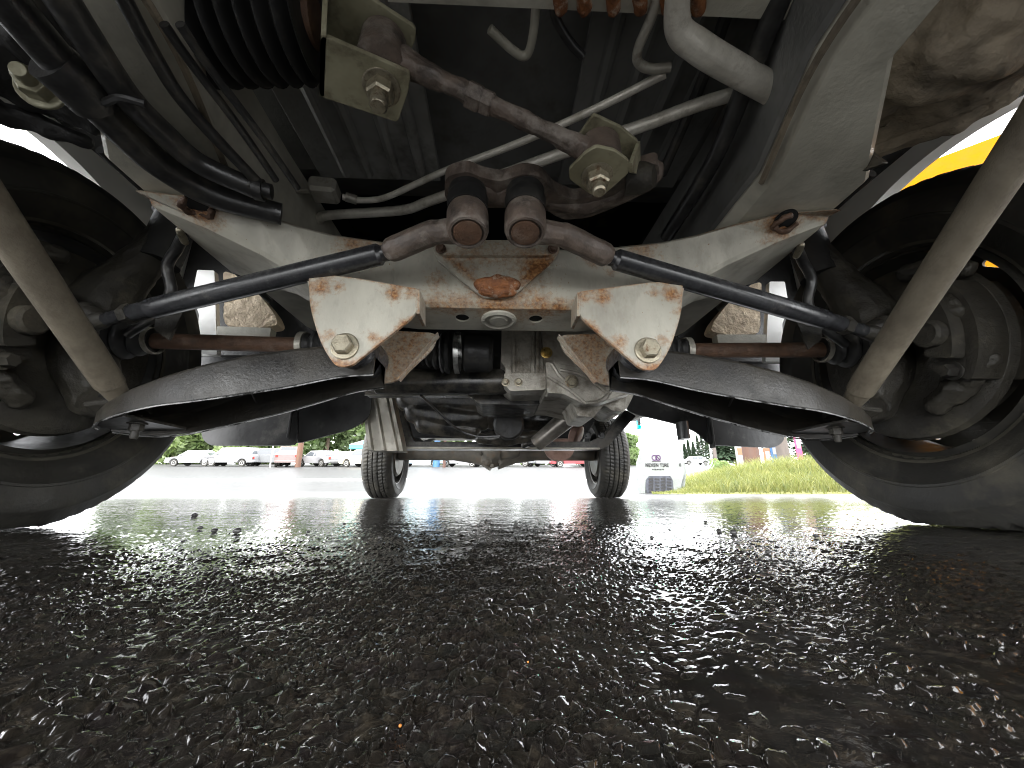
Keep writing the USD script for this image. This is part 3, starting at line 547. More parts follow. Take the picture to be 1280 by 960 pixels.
# clevis bracket on the lever arm, with bolt
cl0 = PZ(758, 214, .325)
def clevis_plate(z, l): return plate(rounded([PZ(x, y, z) for x, y in l], .003), (0, 0, .0035))
cv = obj('clevis', cat(clevis_plate(.318, [(711, 213), (732, 192), (745, 184), (768, 189), (786, 202), (786, 216), (752, 246), (738, 243), (712, 224)]), clevis_plate(.352, [(718, 178), (742, 144), (776, 160), (798, 178), (796, 222), (770, 228), (730, 212)]),
        plate([PZ(786, 204, .318), PZ(796, 180, .352)+A([0, 0, .003]), PZ(798, 222, .352)+A([0, 0, .003]), PZ(786, 216, .318)], (.0035, 0, 0))), 'zinc_plate', VAN, label='yellowish plated clevis at the lever end')
ax = norm(PZ(749, 238, .300)-PZ(744, 200, .318)); 
obj('clevis_bolt', hexbolt(PZ(746, 219, .318), (0.02, -.12, -1), .0105, .010, .009, sr=.0062), 'bolt_metal', cv)
obj('stop_stub', tube([PZ(782, 224, .340), PZ(806, 222, .338), PZ(818, 220, .336)], [.015, .014, .010], 16, 3), 'dark_mud', cv)
# drag link from the steering-box bracket to the clevis
d0, d1 = PZ(478, 66, .392), PZ(750, 196, .336)
dv = norm(d1-d0)
dl = obj('drag_link', cat(blob([[(d0+dv*.006, .0125), (d0+dv*.028, .0105), (d0+dv*.05, .0082), (d0+dv*.078, .0086)]], .003, .0022, 130, 3), blob([[(d0+dv*.09, .0078), (d1-dv*.05, .0074), (d1-dv*.026, .0092), (d1-dv*.004, .0125)]], .003, .0022, 130, 4),
        lathe([(.010, -.016), (.0185, -.014), (.0185, .014), (.010, .016)], d0, (0, -.12, -1), 26), lathe([(.010, -.015), (.019, -.013), (.019, .013), (.010, .015)], d1, (0, -.12, -1), 26)), 'rusty_cast', VAN, label='rusty drag link running from the plated bracket to the clevis')
obj('lock_nut', cat(hexbolt(d0+dv*.074, dv, .0108, .013, washer=False), hexbolt(d0+dv*.087, dv, .0100, .010, washer=False)), 'rusty_cast', dl)
# plated U bracket at the top left
U0, U1 = .372, .412
lo = [PZ(x, y, U0) for x, y in ((401, 44), (513, 92), (511, 112), (497, 153), (399, 120))]
hi = [PZ(x, y, U1) for x, y in ((404, -40), (520, 36), (519, 52), (500, 86), (402, 60))]
ub = obj('steering_bracket', cat(plate(rounded(lo, .004), (0, 0, .004)), plate(rounded(hi, .004), (0, 0, .004)), loft([[lo[0], lo[4], lo[4]+A([.004, 0, 0]), lo[0]+A([.004, 0, 0])], [hi[0]+A([0, 0, .004]), hi[4]+A([0, 0, .004]), hi[4]+A([.004, 0, .004]), hi[0]+A([.004, 0, .004])]])), 'zinc_plate', VAN, label='yellowish plated U-shaped bracket with a bolt through it')
bb = PZ(477, 108, U0)
obj('bracket_bolt', hexbolt(bb, (0.01, -.12, -1), .0115, .012, .012, sr=.0075), 'bolt_metal', ub)
obj('pivot_sleeve', cyl(bb+A([0, 0, .003]), bb+A([0, .004, .042]), .014, 22, .002), 'dark_mud', ub)

# --- pipes and hoses above the crossmember
def pz(l, z, r, **k): return tube([PZ(x, y, z if np.ndim(z) == 0 else z[i]) for i, (x, y) in enumerate(l)], r, **k)
obj('thin_pipe', pz([(428, 246), (445, 250), (478, 248), (520, 230), (560, 212), (650, 178), (740, 138), (832, 92)], .425, .0040, n=12), 'pale_pipe', VAN)
obj('long_pipe', pz([(398, 275), (412, 269), (500, 263), (535, 252), (580, 236), (690, 196), (800, 158), (870, 132), (935, 112)], .430, .0066, n=16), 'pale_pipe', VAN)
obj('bent_pipe', pz([(852, -40), (846, 10), (850, 40), (872, 58), (900, 76), (975, 118)], .405, [.0085, .0095, .0105, .0115, .0118, .0118], n=22), 'pale_pipe', VAN, label='thick bent silver pipe ending open at the upper right')
obj('hook_pipe', pz([(826, -20), (814, 22), (798, 60), (798, 78), (814, 86), (838, 84)], .415, .0042, n=12), 'dusty_steel', VAN)
obj('drain_tube', pz([(672, -30), (668, 30), (662, 62), (654, 70), (640, 62), (612, 36)], .43, .0038, n=12), 'grimy_white', VAN)
obj('drain_tube', pz([(690, -20), (694, 20), (712, 52), (728, 70)], .43, .004, n=12), 'hose_rubber', VAN)
obj('pipe_union', cat(cbox(PZ(406, 238, .425), (.034, .030, .022), .004, rotz(.1)), cyl(PZ(370, 238, .425), PZ(392, 238, .425), .0035), cyl(PZ(432, 246, .425), PZ(446, 250, .425), .006)), 'dusty_steel', VAN)
hz = [.325, .325, .327, .331, .334, .336, .338]
h1 = obj('coolant_hose', pz([(-70, -90), (20, 15), (92, 98), (140, 150), (200, 205), (270, 245), (352, 268)], hz, [.0115, .0115, .0118, .0128, .0128, .0128, .0115], n=18), 'hose_rubber', VAN)
obj('hose_sleeve', pz([(62, 74), (92, 100), (118, 128)], .325, [.016, .0165, .016], n=18, k=4), 'hose_rubber', h1)
obj('hose_clip', pz([(100, 122), (128, 128), (150, 122), (182, 130)], .318, .0028, n=8), 'rubber', h1)
obj('coolant_hose', pz([(40, -60), (104, 40), (160, 122), (206, 168), (250, 205), (318, 236)], [.325, .326, .328, .332, .334, .336], .0095, n=16), 'hose_rubber', VAN)
obj('fuel_hose', pz([(140, -30), (196, 75), (240, 140), (330, 236)], .34, .005, n=12), 'hose_rubber', VAN)
obj('fuel_hose', pz([(205, 30), (236, 75), (300, 160), (345, 225)], .341, .0032, n=10), 'hose_rubber', VAN)
obj('fuel_hose', pz([(225, 30), (262, 85), (330, 175), (372, 235)], .341, .0032, n=10), 'hose_rubber', VAN)
obj('hose_end', cat(tube([PZ(318, 236, .335), PZ(330, 238, .335)], .0105, sm=False), tube([PZ(326, 237, .335), PZ(340, 240, .335)], .0075, sm=False)), 'rubber', VAN)
# steering boot: black bellows at the top left
bc0, bc1 = PZ(165, 25, .42), PZ(392, 30, .42)
bel = lathe([(r*1.25, t) for r, t in [(.026+.012*(.5+.5*math.cos(2*PI*i/8))-.004*i/88, i/88*np.linalg.norm(bc1-bc0)) for i in range(89)]], bc0, bc1-bc0, 30)
obj('rubber_bellows', bel, 'rubber', VAN, label='black ribbed rubber bellows')
obj('boot_clamp', lathe([(.016, 0), (.02, .001), (.02, .006), (.016, .007)], PZ(386, 25, .42), (1, .1, 0), 24), 'rust_brown', VAN)
# front beam along the top edge of the picture, with rusty weld nuts
fb0, fb1 = PZ(520, 4, .418), PZ(1120, 4, .418)
obj('front_beam', loft([[A([x, fb0[1]+dy, z]) for dy, z in ((0, .418), (-.045, .412), (-.05, .46), (0, .46))] for x in (-.09, .0, .1, .27)]), 'grimy_white', VAN, attr=None)
for x in (700, 730, 766, 800, 834, 872): obj('weld_nut', blob([[(PZ(x, -8, .412), .006), (PZ(x+1, 10, .414), .0055)]], .003, .0016, 200, x), 'rust_orange', VAN)
# mud-caked mounts in front of the wheels
mudR = [[(PX(1290, 30, .40), .030), (PX(1205, 75, .40), .045), (PX(1125, 125, .385), .030), (PX(1030, 200, .365), .009)], [(PX(1200, 40, .36), .05), (PX(1120, 60, .33), .034), (PX(1095, 115, .345), .026)], [(A([.42, .2, .49]), .06), (A([.44, .02, .45]), .065)], [(PX(1050, 198, .37), .008), (PX(1130, 172, .40), .010), (PX(1190, 152, .415), .012), (PX(1262, 100, .43), .014)]]
obj('mud_caked_mount', blob(mudR, .005, .009, 55, 4), 'caked_mud', VAN, label='mud-caked mount with a hooked lower edge')
mudL = [[(PX(-60, 40, -.42), .035), (PX(10, 70, -.40), .034), (PX(70, 110, -.385), .022), (PX(116, 158, -.365), .009)], [(PX(60, 40, -.37), .04), (PX(110, 95, -.36), .03)], [(A([-.42, .2, .49]), .06), (A([-.44, .02, .45]), .065)], [(PX(108, 174, -.38), .006), (PX(60, 160, -.40), .007), (PX(0, 138, -.42), .009), (PX(-60, 100, -.43), .012)]]
obj('mud_caked_mount', blob(mudL, .005, .007, 55, 6), 'black_underseal', VAN, label='dark undersealed mount')
obj('mount_stud', hexbolt(PX(52, 112, -.362), (.35, -.75, -.3), .011, .012, .012), 'zinc_plate', VAN)
obj('hook_bracket', plate(rounded([PX(x, y, .362) for x, y in ((1003, 196), (1040, 172), (1085, 184), (1112, 204), (1072, 218), (1018, 232), (1006, 226))], .004), (-.005, 0, 0)), 'black_chassis_paint', VAN)
both(lambda s: obj('wing_edge_seal', side(tube([(.383, .31, .360), (.385, .42, .356), (.385, .60, .352)], .005, 10), s), 'rubber', VAN))
both(lambda s: obj('rail_clip', side(blob([[((.374, .40, .338), .004), ((.379, .415, .333), .0045)]], .002, .001, 200), s), 'bolt_metal', VAN))

# --- wheels
def tread(R, w, x0, n=220, seed=0):
    """tyre: side walls, shoulders and a tread of ribs with grooves and fine cuts; turned about x through (x0, 0, 0)"""
    rim, b = .148, []
    pr = [(.020, rim-.004), (.008, rim+.004), (-.002, rim+.022), (-.0065, rim+.030), (-.0085, rim+.031), (-.0085, rim+.034), (-.0072, rim+.035), (-.0075, rim+.048), (-.0065, rim+.062), (-.003, rim+.066), (.001, R-.022), (.009, R-.010), (.018, R-.004)]
    L = list(pr)
    t0, t1 = .024, w-.024; gs = [t0+(t1-t0)*k for k in (.12, .37, .63, .88)]
    xs = [t0]; 
    for g in gs: L += [(g-.0032, R), (g-.0022, R-.0075), (g+.0022, R-.0075), (g+.0032, R)]
    L += [(w-x, r) for x, r in pr[::-1]]
    L += [(w-.012, rim-.010), (w*.5, rim-.018), (.012, rim-.010)]
    prof = A(L); rings = []
    th = np.linspace(0, 2*PI, n, endpoint=False)
    for i, t in enumerate(th):
        q = prof.copy()
        top = q[:, 1] > R-.006
        cut = (i % 3 == 0)
        if cut: q[top & ((q[:, 0] < t0+.016) | (q[:, 0] > t1-.016)), 1] -= .0042
        elif (i % 3 == 1): q[top & (np.abs(q[:, 0]-w/2) < w*.22), 1] -= .002
        rings.append(np.c_[x0+q[:, 0], q[:, 1]*math.cos(t), q[:, 1]*math.sin(t)])
    return loft(rings, cap=False, close=True)
def wheel(s, y, x0, rim_front, name):
    g = sub(VAN, name); w = .148
    t = tread(TR, w, x0); t.vertices = t.vertices+[0, y, AZ]; t.vertices[:, 2] = np.maximum(t.vertices[:, 2], .0006)
    obj('tyre', side(t, s), 'tyre_rubber', g, smooth=40)
    pr = [(.148, .010), (.158, .006), (.159, .010), (.152, .016), (.145, .026), (.141, .060), (.143, .100), (.135, .104), (.138, .098), (.1365, .058), (.141, .024), (.149, .013)]
    rimm = lathe([(r, h) for r, h in pr], (x0, y, AZ), (1, 0, 0), 64, closed=True)
    pl = sg.Point(0, 0).buffer(.140, 32).difference(sg.Point(0, 0).buffer(.03))
    for k in range(10):
        a = k*PI/5+.31; pl = pl.difference(sg.LineString([(.124*math.cos(a-.13), .124*math.sin(a-.13)), (.124*math.cos(a+.13), .124*math.sin(a+.13))]).buffer(.0048))
    e = trimesh.creation.extrude_polygon(pl, .004, engine='earcut'); v = e.vertices; rr = np.hypot(v[:, 0], v[:, 1])
    disc = trimesh.Trimesh(np.c_[x0+.100+v[:, 2]-.02*np.clip((.12-rr)/.05, 0, 1), y+v[:, 0], AZ+v[:, 1]], e.faces, process=False)
    obj('rim', side(cat(rimm, disc), s), 'wheel_steel', g)
both(lambda s: wheel(s, AY, .556, True, 'front_wheel'))
both(lambda s: wheel(s, RY, .572, False, 'rear_wheel'))
def hub(s):
    d = obj('brake_drum', side(lathe([(.03, -.012), (.085, -.012), (.098, -.004), (.104, .004), (.104, .012), (.1, .016), (.1, .05), (.02, .052)], (.565, AY, AZ), (1, 0, 0), 48), s), 'dark_mud', VAN)
    obj('knuckle', side(blob([[((.515, .50, .155), .024), ((.535, AY, .21), .034), ((.535, AY, .29), .036), ((.515, .50, .345), .026), ((.49, .505, .40), .024)], [((.535, AY, .25), .03), ((.505, .43, .245), .016), ((.475, .428, .24), .013)], [((.515, .50, .155), .022), ((.455, .478, .142), .02)]], .008, .004, 50, 2), s), 'dark_mud', d)
    def arc(a0, a1, r0, r1, x0, x1):
        t = np.linspace(a0, a1, 14); pts = [(r1*math.cos(q), r1*math.sin(q)) for q in t]+[(r0*math.cos(q), r0*math.sin(q)) for q in t[::-1]]
        e = trimesh.creation.extrude_polygon(sg.Polygon(pts).buffer(-.004).buffer(.004), x1-x0, engine='earcut'); v = e.vertices
        return trimesh.Trimesh(np.c_[x0+v[:, 2], AY+v[:, 0], AZ+v[:, 1]], e.faces, process=False)
    ca = obj('caliper', side(cat(arc(2.65, 3.75, .070, .118, .528, .590), arc(2.85, 3.55, .078, .106, .512, .53), cyl((.50, .405, .262), (.53, .405, .262), .016, 20, .003), cyl((.50, .402, .222), (.53, .402, .222), .016, 20, .003)), s), 'dark_mud', d)
    for a in (2.7, 3.7): obj('guide_bolt', side(hexbolt((.527, AY+.1*math.cos(a), AZ+.1*math.sin(a)), (-1, 0, 0), .008, .012), s), 'dark_mud', ca)
    obj('backing_plate', side(lathe([(.02, 0), (.10, -.002), (.119, .006), (.122, .014), (.119, .016), (.10, .006), (.02, .006)], (.558, AY, AZ), (1, 0, 0), 48), s), 'dark_mud', d)
    obj('mud_cake', side(blob([[((.548, .45, .148), .012), ((.55, .42, .165), .016), ((.548, .39, .185), .011)], [((.532, .41, .235), .012), ((.53, .39, .245), .013), ((.533, .39, .262), .010)], [((.54, .43, .322), .011), ((.545, .40, .315), .013), ((.55, .38, .295), .010)]], .0035, .005, 80, 8), s), 'dark_mud', d)
    obj('lower_joint_boot', side(bellows((.448, .472, .138), (.49, .49, .165), .020, .014, 3, .2), s), 'rubber', d)
    obj('strut', side(cat(tube([(.492, .506, .36), (.478, .512, .50), (.47, .515, .62)], [.026, .026, .02], 20, sm=False)), s), 'black_underseal', VAN)
    hx = [(.48+.045*math.cos(t)-.02*t/25, .512+.045*math.sin(t), .46+t*.0065) for t in np.linspace(0, 25, 120)]
    obj('coil_spring', side(tube(hx, .006, 8, sm=False), s), 'black_underseal', VAN)
    obj('brake_hose', side(tube([(.36, .36, .36), (.37, .40, .345), (.394, .425, .335), (.415, .44, .315), (.412, .45, .285), (.43, .46, .26), (.47, .47, .235)], .0062, 12), s), 'hose_rubber', VAN)
    obj('hose_bracket', side(plate([(.395, .455, .262), (.43, .455, .262), (.424, .455, .235), (.404, .455, .222)], (0, .003, 0)), s), 'dark_mud', VAN)
both(hub)
def shaft(s):
    y, z = .512, .2385
    xi = .195 if s > 0 else .19
    d = obj('drive_shaft', side(cyl((xi+.06, y, z), (.48, y-.006, z+.002), .0108, 22), s), 'rust_brown', VAN, label=None)
    obj('outer_boot', side(bellows((.468, y-.006, z+.002), (.525, AY+.005, z+.006), .017, .042, 4, .22), s), 'rubber', d)
    obj('outer_clamp', side(lathe([(.0165, 0), (.0185, 0), (.0185, .006), (.0165, .006)], (.466, y-.006, z+.002), (1, 0, 0), 24, closed=True), s), 'dusty_steel', d)
    x0 = .185
    obj('inner_boot', side(bellows((x0+.020, y, z), (x0+.083, y, z), .033, .017, 4, .24), s), 'rubber', d)
    obj('inner_joint', side(lathe([(.034, 0), (.036, .004), (.036, .028), (.031, .032)], (x0-.03, y, z), (1, 0, 0), 30), s), 'rusty_cast', d)
    obj('inner_clamp', side(lathe([(.0355, 0), (.038, 0), (.038, .009), (.0355, .009)], (x0+.006, y, z), (1, 0, 0), 30, closed=True), s), 'dusty_steel', d)
    obj('small_clamp', side(lathe([(.0165, 0), (.0195, 0), (.0195, .008), (.0165, .008)], (x0+.082, y, z), (1, 0, 0), 24, closed=True), s), 'dusty_steel', d)
both(shaft)
# --- wheel-well rear wall with its sandy underseal and bare white edge
def rear_wall(s):
    w = obj('arch_rear_wall', side(cbox((.50, .80, .47), (.42, .012, .30), .002), s), 'black_underseal', VAN)
    def tr(l, Y): return [P(x, y, Y) for x, y in l]
    sand = rounded(tr([(888, 414), (892, 402), (925, 360), (952, 352), (950, 416), (918, 420)], .74), .01)
    m = subdiv(plate(sand, (0, .03, 0)), .008); m.vertices = m.vertices+A([0, 1, 0])*((meshkit.fbm(m.vertices*70, 3, 4)-.5)*.009)[:, None]
    obj('sandy_panel', side(m, s), 'sandy_underseal', w, label='sandy beige underseal on the wheel-well panel')
    strip = tr([(962, 352), (981, 352), (986, 382), (978, 405), (980, 452), (957, 452)], .735)
    obj('white_edge', side(plate(rounded(strip, .003), (0, .012, 0)), s), 'white_shell_paint', w)
    obj('lower_ledge', side(plate(rounded(tr([(896, 418), (958, 418), (956, 432), (898, 430)], .73), .003), (0, .02, 0)), s), 'grimy_white', w)
both(rear_wall)
def flap(s, l1, l2, l3=None):
    f = obj('mud_flap', plate(rounded([P(x, y, .86) for x, y in l1], .02), (0, .006, 0)), 'flap_plastic', VAN)
    obj('flap_guard', plate(rounded([P(x, y, .90) for x, y in l2], .02), (0, .006, 0)), 'flap_plastic', f)
    if l3: obj('curled_guard', l3, 'flap_plastic', f)
flap(-1, [(250, 440), (372, 440), (372, 557), (262, 557), (252, 548)], [(368, 440), (470, 440), (462, 522), (440, 536), (366, 556)], cbox(P(366, 520, .862), (.004, .02, .10), .001))
flap(1, [(884, 440), (995, 440), (980, 552), (968, 560), (884, 556)], [(770, 440), (890, 440), (892, 560), (872, 540), (850, 531), (800, 519), (782, 512)], cat(tube([P(852, 528, .87), P(855, 549, .87)], .022, 18, sm=False, sq=(1, .5)), cbox(P(887, 530, .862), (.004, .02, .11), .001)))
# --- engine, gearbox and what hangs behind the crossmember
Yg = .60
def fl_(l, Y, d, r=.004): return plate(rounded([P(x, y, Y) for x, y in l], r), (0, d, 0))
gb = obj('gearbox', cat(fl_([(628, 380), (712, 380), (712, 486), (640, 488), (630, 480), (632, 460), (626, 452)], Yg, .16), fl_([(704, 380), (770, 380), (790, 430), (792, 486), (752, 502), (700, 490), (682, 490), (680, 452), (676, 400)], Yg-.012, .20)), 'cast_aluminium', VAN, label='dirty cast aluminium gearbox')
for x in (640, 664, 670, 690): obj('casting_rib', plate([P(x, 385, Yg-.008), P(x+4, 385, Yg-.008), P(x+4, 482, Yg-.006), P(x, 482, Yg-.006)], (0, .012, 0)), 'cast_aluminium', gb)
obj('gearbox_flange', cat(fl_([(630, 466), (682, 466), (682, 487), (638, 489), (630, 480)], Yg-.014, .03), fl_([(682, 452), (790, 468), (792, 490), (752, 503), (728, 504), (704, 492), (684, 491)], Yg-.026, .03)), 'cast_aluminium', gb)
obj('gearbox_lug', cat(fl_([(704, 490), (752, 500), (762, 494), (783, 494), (780, 514), (766, 514), (755, 506), (742, 522), (722, 520), (716, 504)], Yg+.03, .10), fl_([(752, 494), (795, 488), (783, 512), (768, 522)], Yg+.06, .06)), 'cast_aluminium', gb)
obj('gearbox_web', cat(*[tube([P(a, b, Yg-.028), P(c, d, Yg-.028), P(e, f, Yg-.026)], .0028, 8) for a, b, c, d, e, f in ((684, 470, 710, 486, 732, 504), (732, 504, 752, 500, 770, 482), (700, 462, 730, 470, 760, 492), (690, 455, 700, 470, 712, 480))]), 'cast_aluminium', gb)
obj('level_plug', hexbolt(P(683, 441, Yg-.012), (0, -1, -.05), .0072, .008), 'brass_bolt', gb)
obj('drain_plug', hexbolt(P(714, 477, Yg-.027), (0, -1, -.2), .0078, .008), 'bolt_metal', gb)
for x, y in ((632, 478), (697, 410), (648, 478)): obj('gearbox_bolt', hexbolt(P(x, y, Yg-.014), (0, -1, 0), .005, .006), 'bolt_metal', gb)
ib = obj('inner_axle_boot', bellows(P(553, 441, .58), P(528, 441, .58), .030, .020, 3, .2), 'rubber', VAN)
obj('axle_joint', lathe([(.028, 0), (.031, .003), (.031, .040), (.027, .046)], P(580, 441, .58), (1, 0, 0), 34), 'rubber', ib)
obj('boot_clamp', lathe([(.0305, 0), (.0335, 0), (.0335, .0075), (.0305, .0075)], P(569, 441, .58), (1, 0, 0), 36, closed=True), 'bright_steel', ib)
obj('boot_collar', lathe([(.0305, 0), (.033, .002), (.030, .005), (.033, .008), (.0335, .014)], P(552, 441, .58), (1, 0, 0), 34), 'rubber', ib)
obj('axle_tube', cyl(P(470, 477, .64), P(634, 477, .64), .022, 24, .003), 'black_chassis_paint', VAN)
bl = obj('belly_plate', cat(fl_([(456, 486), (592, 486), (592, 498), (584, 494), (456, 494)], .66, .02), fl_([(592, 484), (690, 486), (684, 500), (672, 506), (600, 505), (592, 498)], .68, .12), fl_([(592, 440), (632, 440), (632, 490), (592, 490)], .70, .05)), 'black_chassis_paint', VAN)
obj('plate_edge', tube([P(456, 494, .659), P(584, 494, .659), P(591, 498, .659)], .0011, 6, sm=False), 'dusty_steel', bl)
op = obj('oil_pan', blob([[(P(520, 515, .92), .030), (P(560, 520, .92), .036), (P(600, 522, .92), .034)], [(P(530, 530, .92), .024), (P(590, 538, .92), .022)], [(P(510, 500, .92), .03), (P(610, 500, .92), .05)]], .012, .002, 30, 5), 'black_chassis_paint', VAN)
obj('oil_filter', lathe([(.030, 0), (.034, .004), (.034, .05), (.028, .058)], P(636, 530, .84), (0, 1, .05), 32), 'rubber', VAN)
obj('engine_lump', blob([[(P(600, 548, .9), .014), (P(640, 548, .9), .016), (P(680, 545, .9), .015)], [(P(610, 520, .92), .03), (P(690, 520, .92), .04)], [(P(655, 556, .9), .008), (P(668, 552, .9), .010)]], .008, .005, 60, 9), 'black_chassis_paint', VAN)
obj('breather_tube', tube([P(526, 494, .655), P(545, 512, .70), P(570, 535, .78), P(595, 545, .8), P(625, 545, .8)], .0022, 8), 'hose_rubber', VAN)
# mount beam with its pale lower edge
bm = obj('engine_mount_beam', cat(fl_([(490, 549), (500, 552), (737, 552), (757, 543), (782, 512), (795, 520), (760, 558), (752, 561), (500, 561)], 1.0, .05), fl_([(490, 500), (502, 500), (514, 545), (524, 561), (504, 561), (500, 540)], 1.04, .03)), 'black_chassis_paint', VAN)
obj('beam_lower_lip', cbox((P(622, 560.6, 1.0)[0]+.005, .998, P(622, 560.4, 1.0)[2]), (.52, .008, .0055), .001), 'shield_steel', bm)
for x, y in ((734, 544), (752, 544)): obj('beam_bolt', hexbolt(P(x, y, .998), (0, -1, 0), .007, .006), 'black_gloss_metal', bm)
# ribbed grey shield
sh = []
A0, A1, B0, B1 = P(452, 497, .93), P(489, 495, .93), P(460, 563, .95), P(504, 564, .95)
N = 28; prof = [(i/N, .012*(math.sin(2*PI*2.9*i/N-0.6) > .55)) for i in range(N+1)]
front = [[A0+(A1-A0)*t+A([0, -d, 0]), B0+(B1-B0)*t+A([0, -d, 0])] for t, d in prof]
rings = [[a, b, b+A([0, .05, 0]), a+A([0, .05, 0])] for a, b in front]
obj('ribbed_shield', loft(rings), 'shield_steel', VAN, label='pale grey ribbed metal shield above the left rear tyre')
obj('exhaust_pipe', cat(tube([P(735, 498, .78), P(716, 517, .80), P(692, 537, .82), P(670, 555, .84)], [.022, .021, .019, .017], 24), tube([P(712, 510, .785), P(722, 500, .78)], [.025, .022], 24, sm=False)), 'exhaust_steel', VAN)
obj('exhaust_collar', lathe([(.026, 0), (.03, .004), (.028, .02), (.02, .024)], P(716, 541, 1.08), (.5, -.3, -.3), 28), 'muffler_rust', VAN)
obj('muffler', lathe([(.02, -.03), (.075, -.01), (.084, .0), (.084, .006), (.080, .012), (.080, .25), (.02, .28)], P(699, 557, 2.08), (.1, 1, .05), 36), 'muffler_rust', VAN)
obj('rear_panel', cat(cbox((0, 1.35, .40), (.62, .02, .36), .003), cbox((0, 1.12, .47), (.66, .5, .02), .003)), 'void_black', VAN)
# --- rear axle with differential
ra = obj('rear_axle', cat(cyl((-.60, RY, .252), (.60, RY, .252), .040, 26), tube([(-.25, RY, .252), (-.1, RY-.01, .245), (-.03, RY-.02, .235)], [.041, .06, .085], 26, 6), tube([(.22, RY, .252), (.1, RY-.01, .247), (-.0, RY-.02, .238)], [.041, .055, .08], 26, 6)), 'axle_paint', VAN)
obj('differential', blob([[((-.03, RY-.05, .235), .07), ((-.03, RY-.13, .25), .05)], [((.03, RY-.10, .25), .04), ((.10, RY-.06, .26), .035)], [((-.06, RY-.10, .2), .03), ((-.05, RY-.12, .28), .03)]], .014, .004, 40, 3), 'axle_paint', ra)
for k in range(8): obj('cover_bolt', hexbolt((-.03+.066*math.cos(k*PI/4), RY-.115, .24+.066*math.sin(k*PI/4)), (0, -1, 0), .009, .01), 'axle_paint', ra)
for s in (1, -1):
    obj('rear_drum', lathe([(.05, 0), (.1, 0), (.11, .01), (.11, .05), (.04, .055)], (s*.575, RY, AZ), (s, 0, 0), 40), 'wheel_steel', VAN)
    obj('leaf_spring', cat(*[tube([(s*.47, RY-.5*q, .36+.02*k), (s*.47, RY, .305+.012*k), (s*.47, RY+.5*q, .36+.02*k)], .012, 8, 6, sq=(1.9, .45)) for k, q in ((0, .55), (1, .8), (2, 1.0))]), 'black_underseal', VAN)
    obj('spring_plate', cbox((s*.47, RY, .285), (.09, .12, .02), .004), 'black_underseal', VAN)
# ------------------------------------------------------------------ beyond the van
def ground_at(px, py_guess, Y):
    p = P(px, py_guess, Y); return A([p[0], Y, gz(p[0], Y)])
# kerb line across the lot
ks = []
obj('kerb', loft([[A([x, 12.0+dy, gz(x, 12.0)+z]) for dy, z in ((0, -.05), (0, .055), (.01, .065), (.22, .065), (.23, .055), (.23, -.05))] for x in np.linspace(-18, 12, 16)]), 'kerb_concrete', kind='structure')
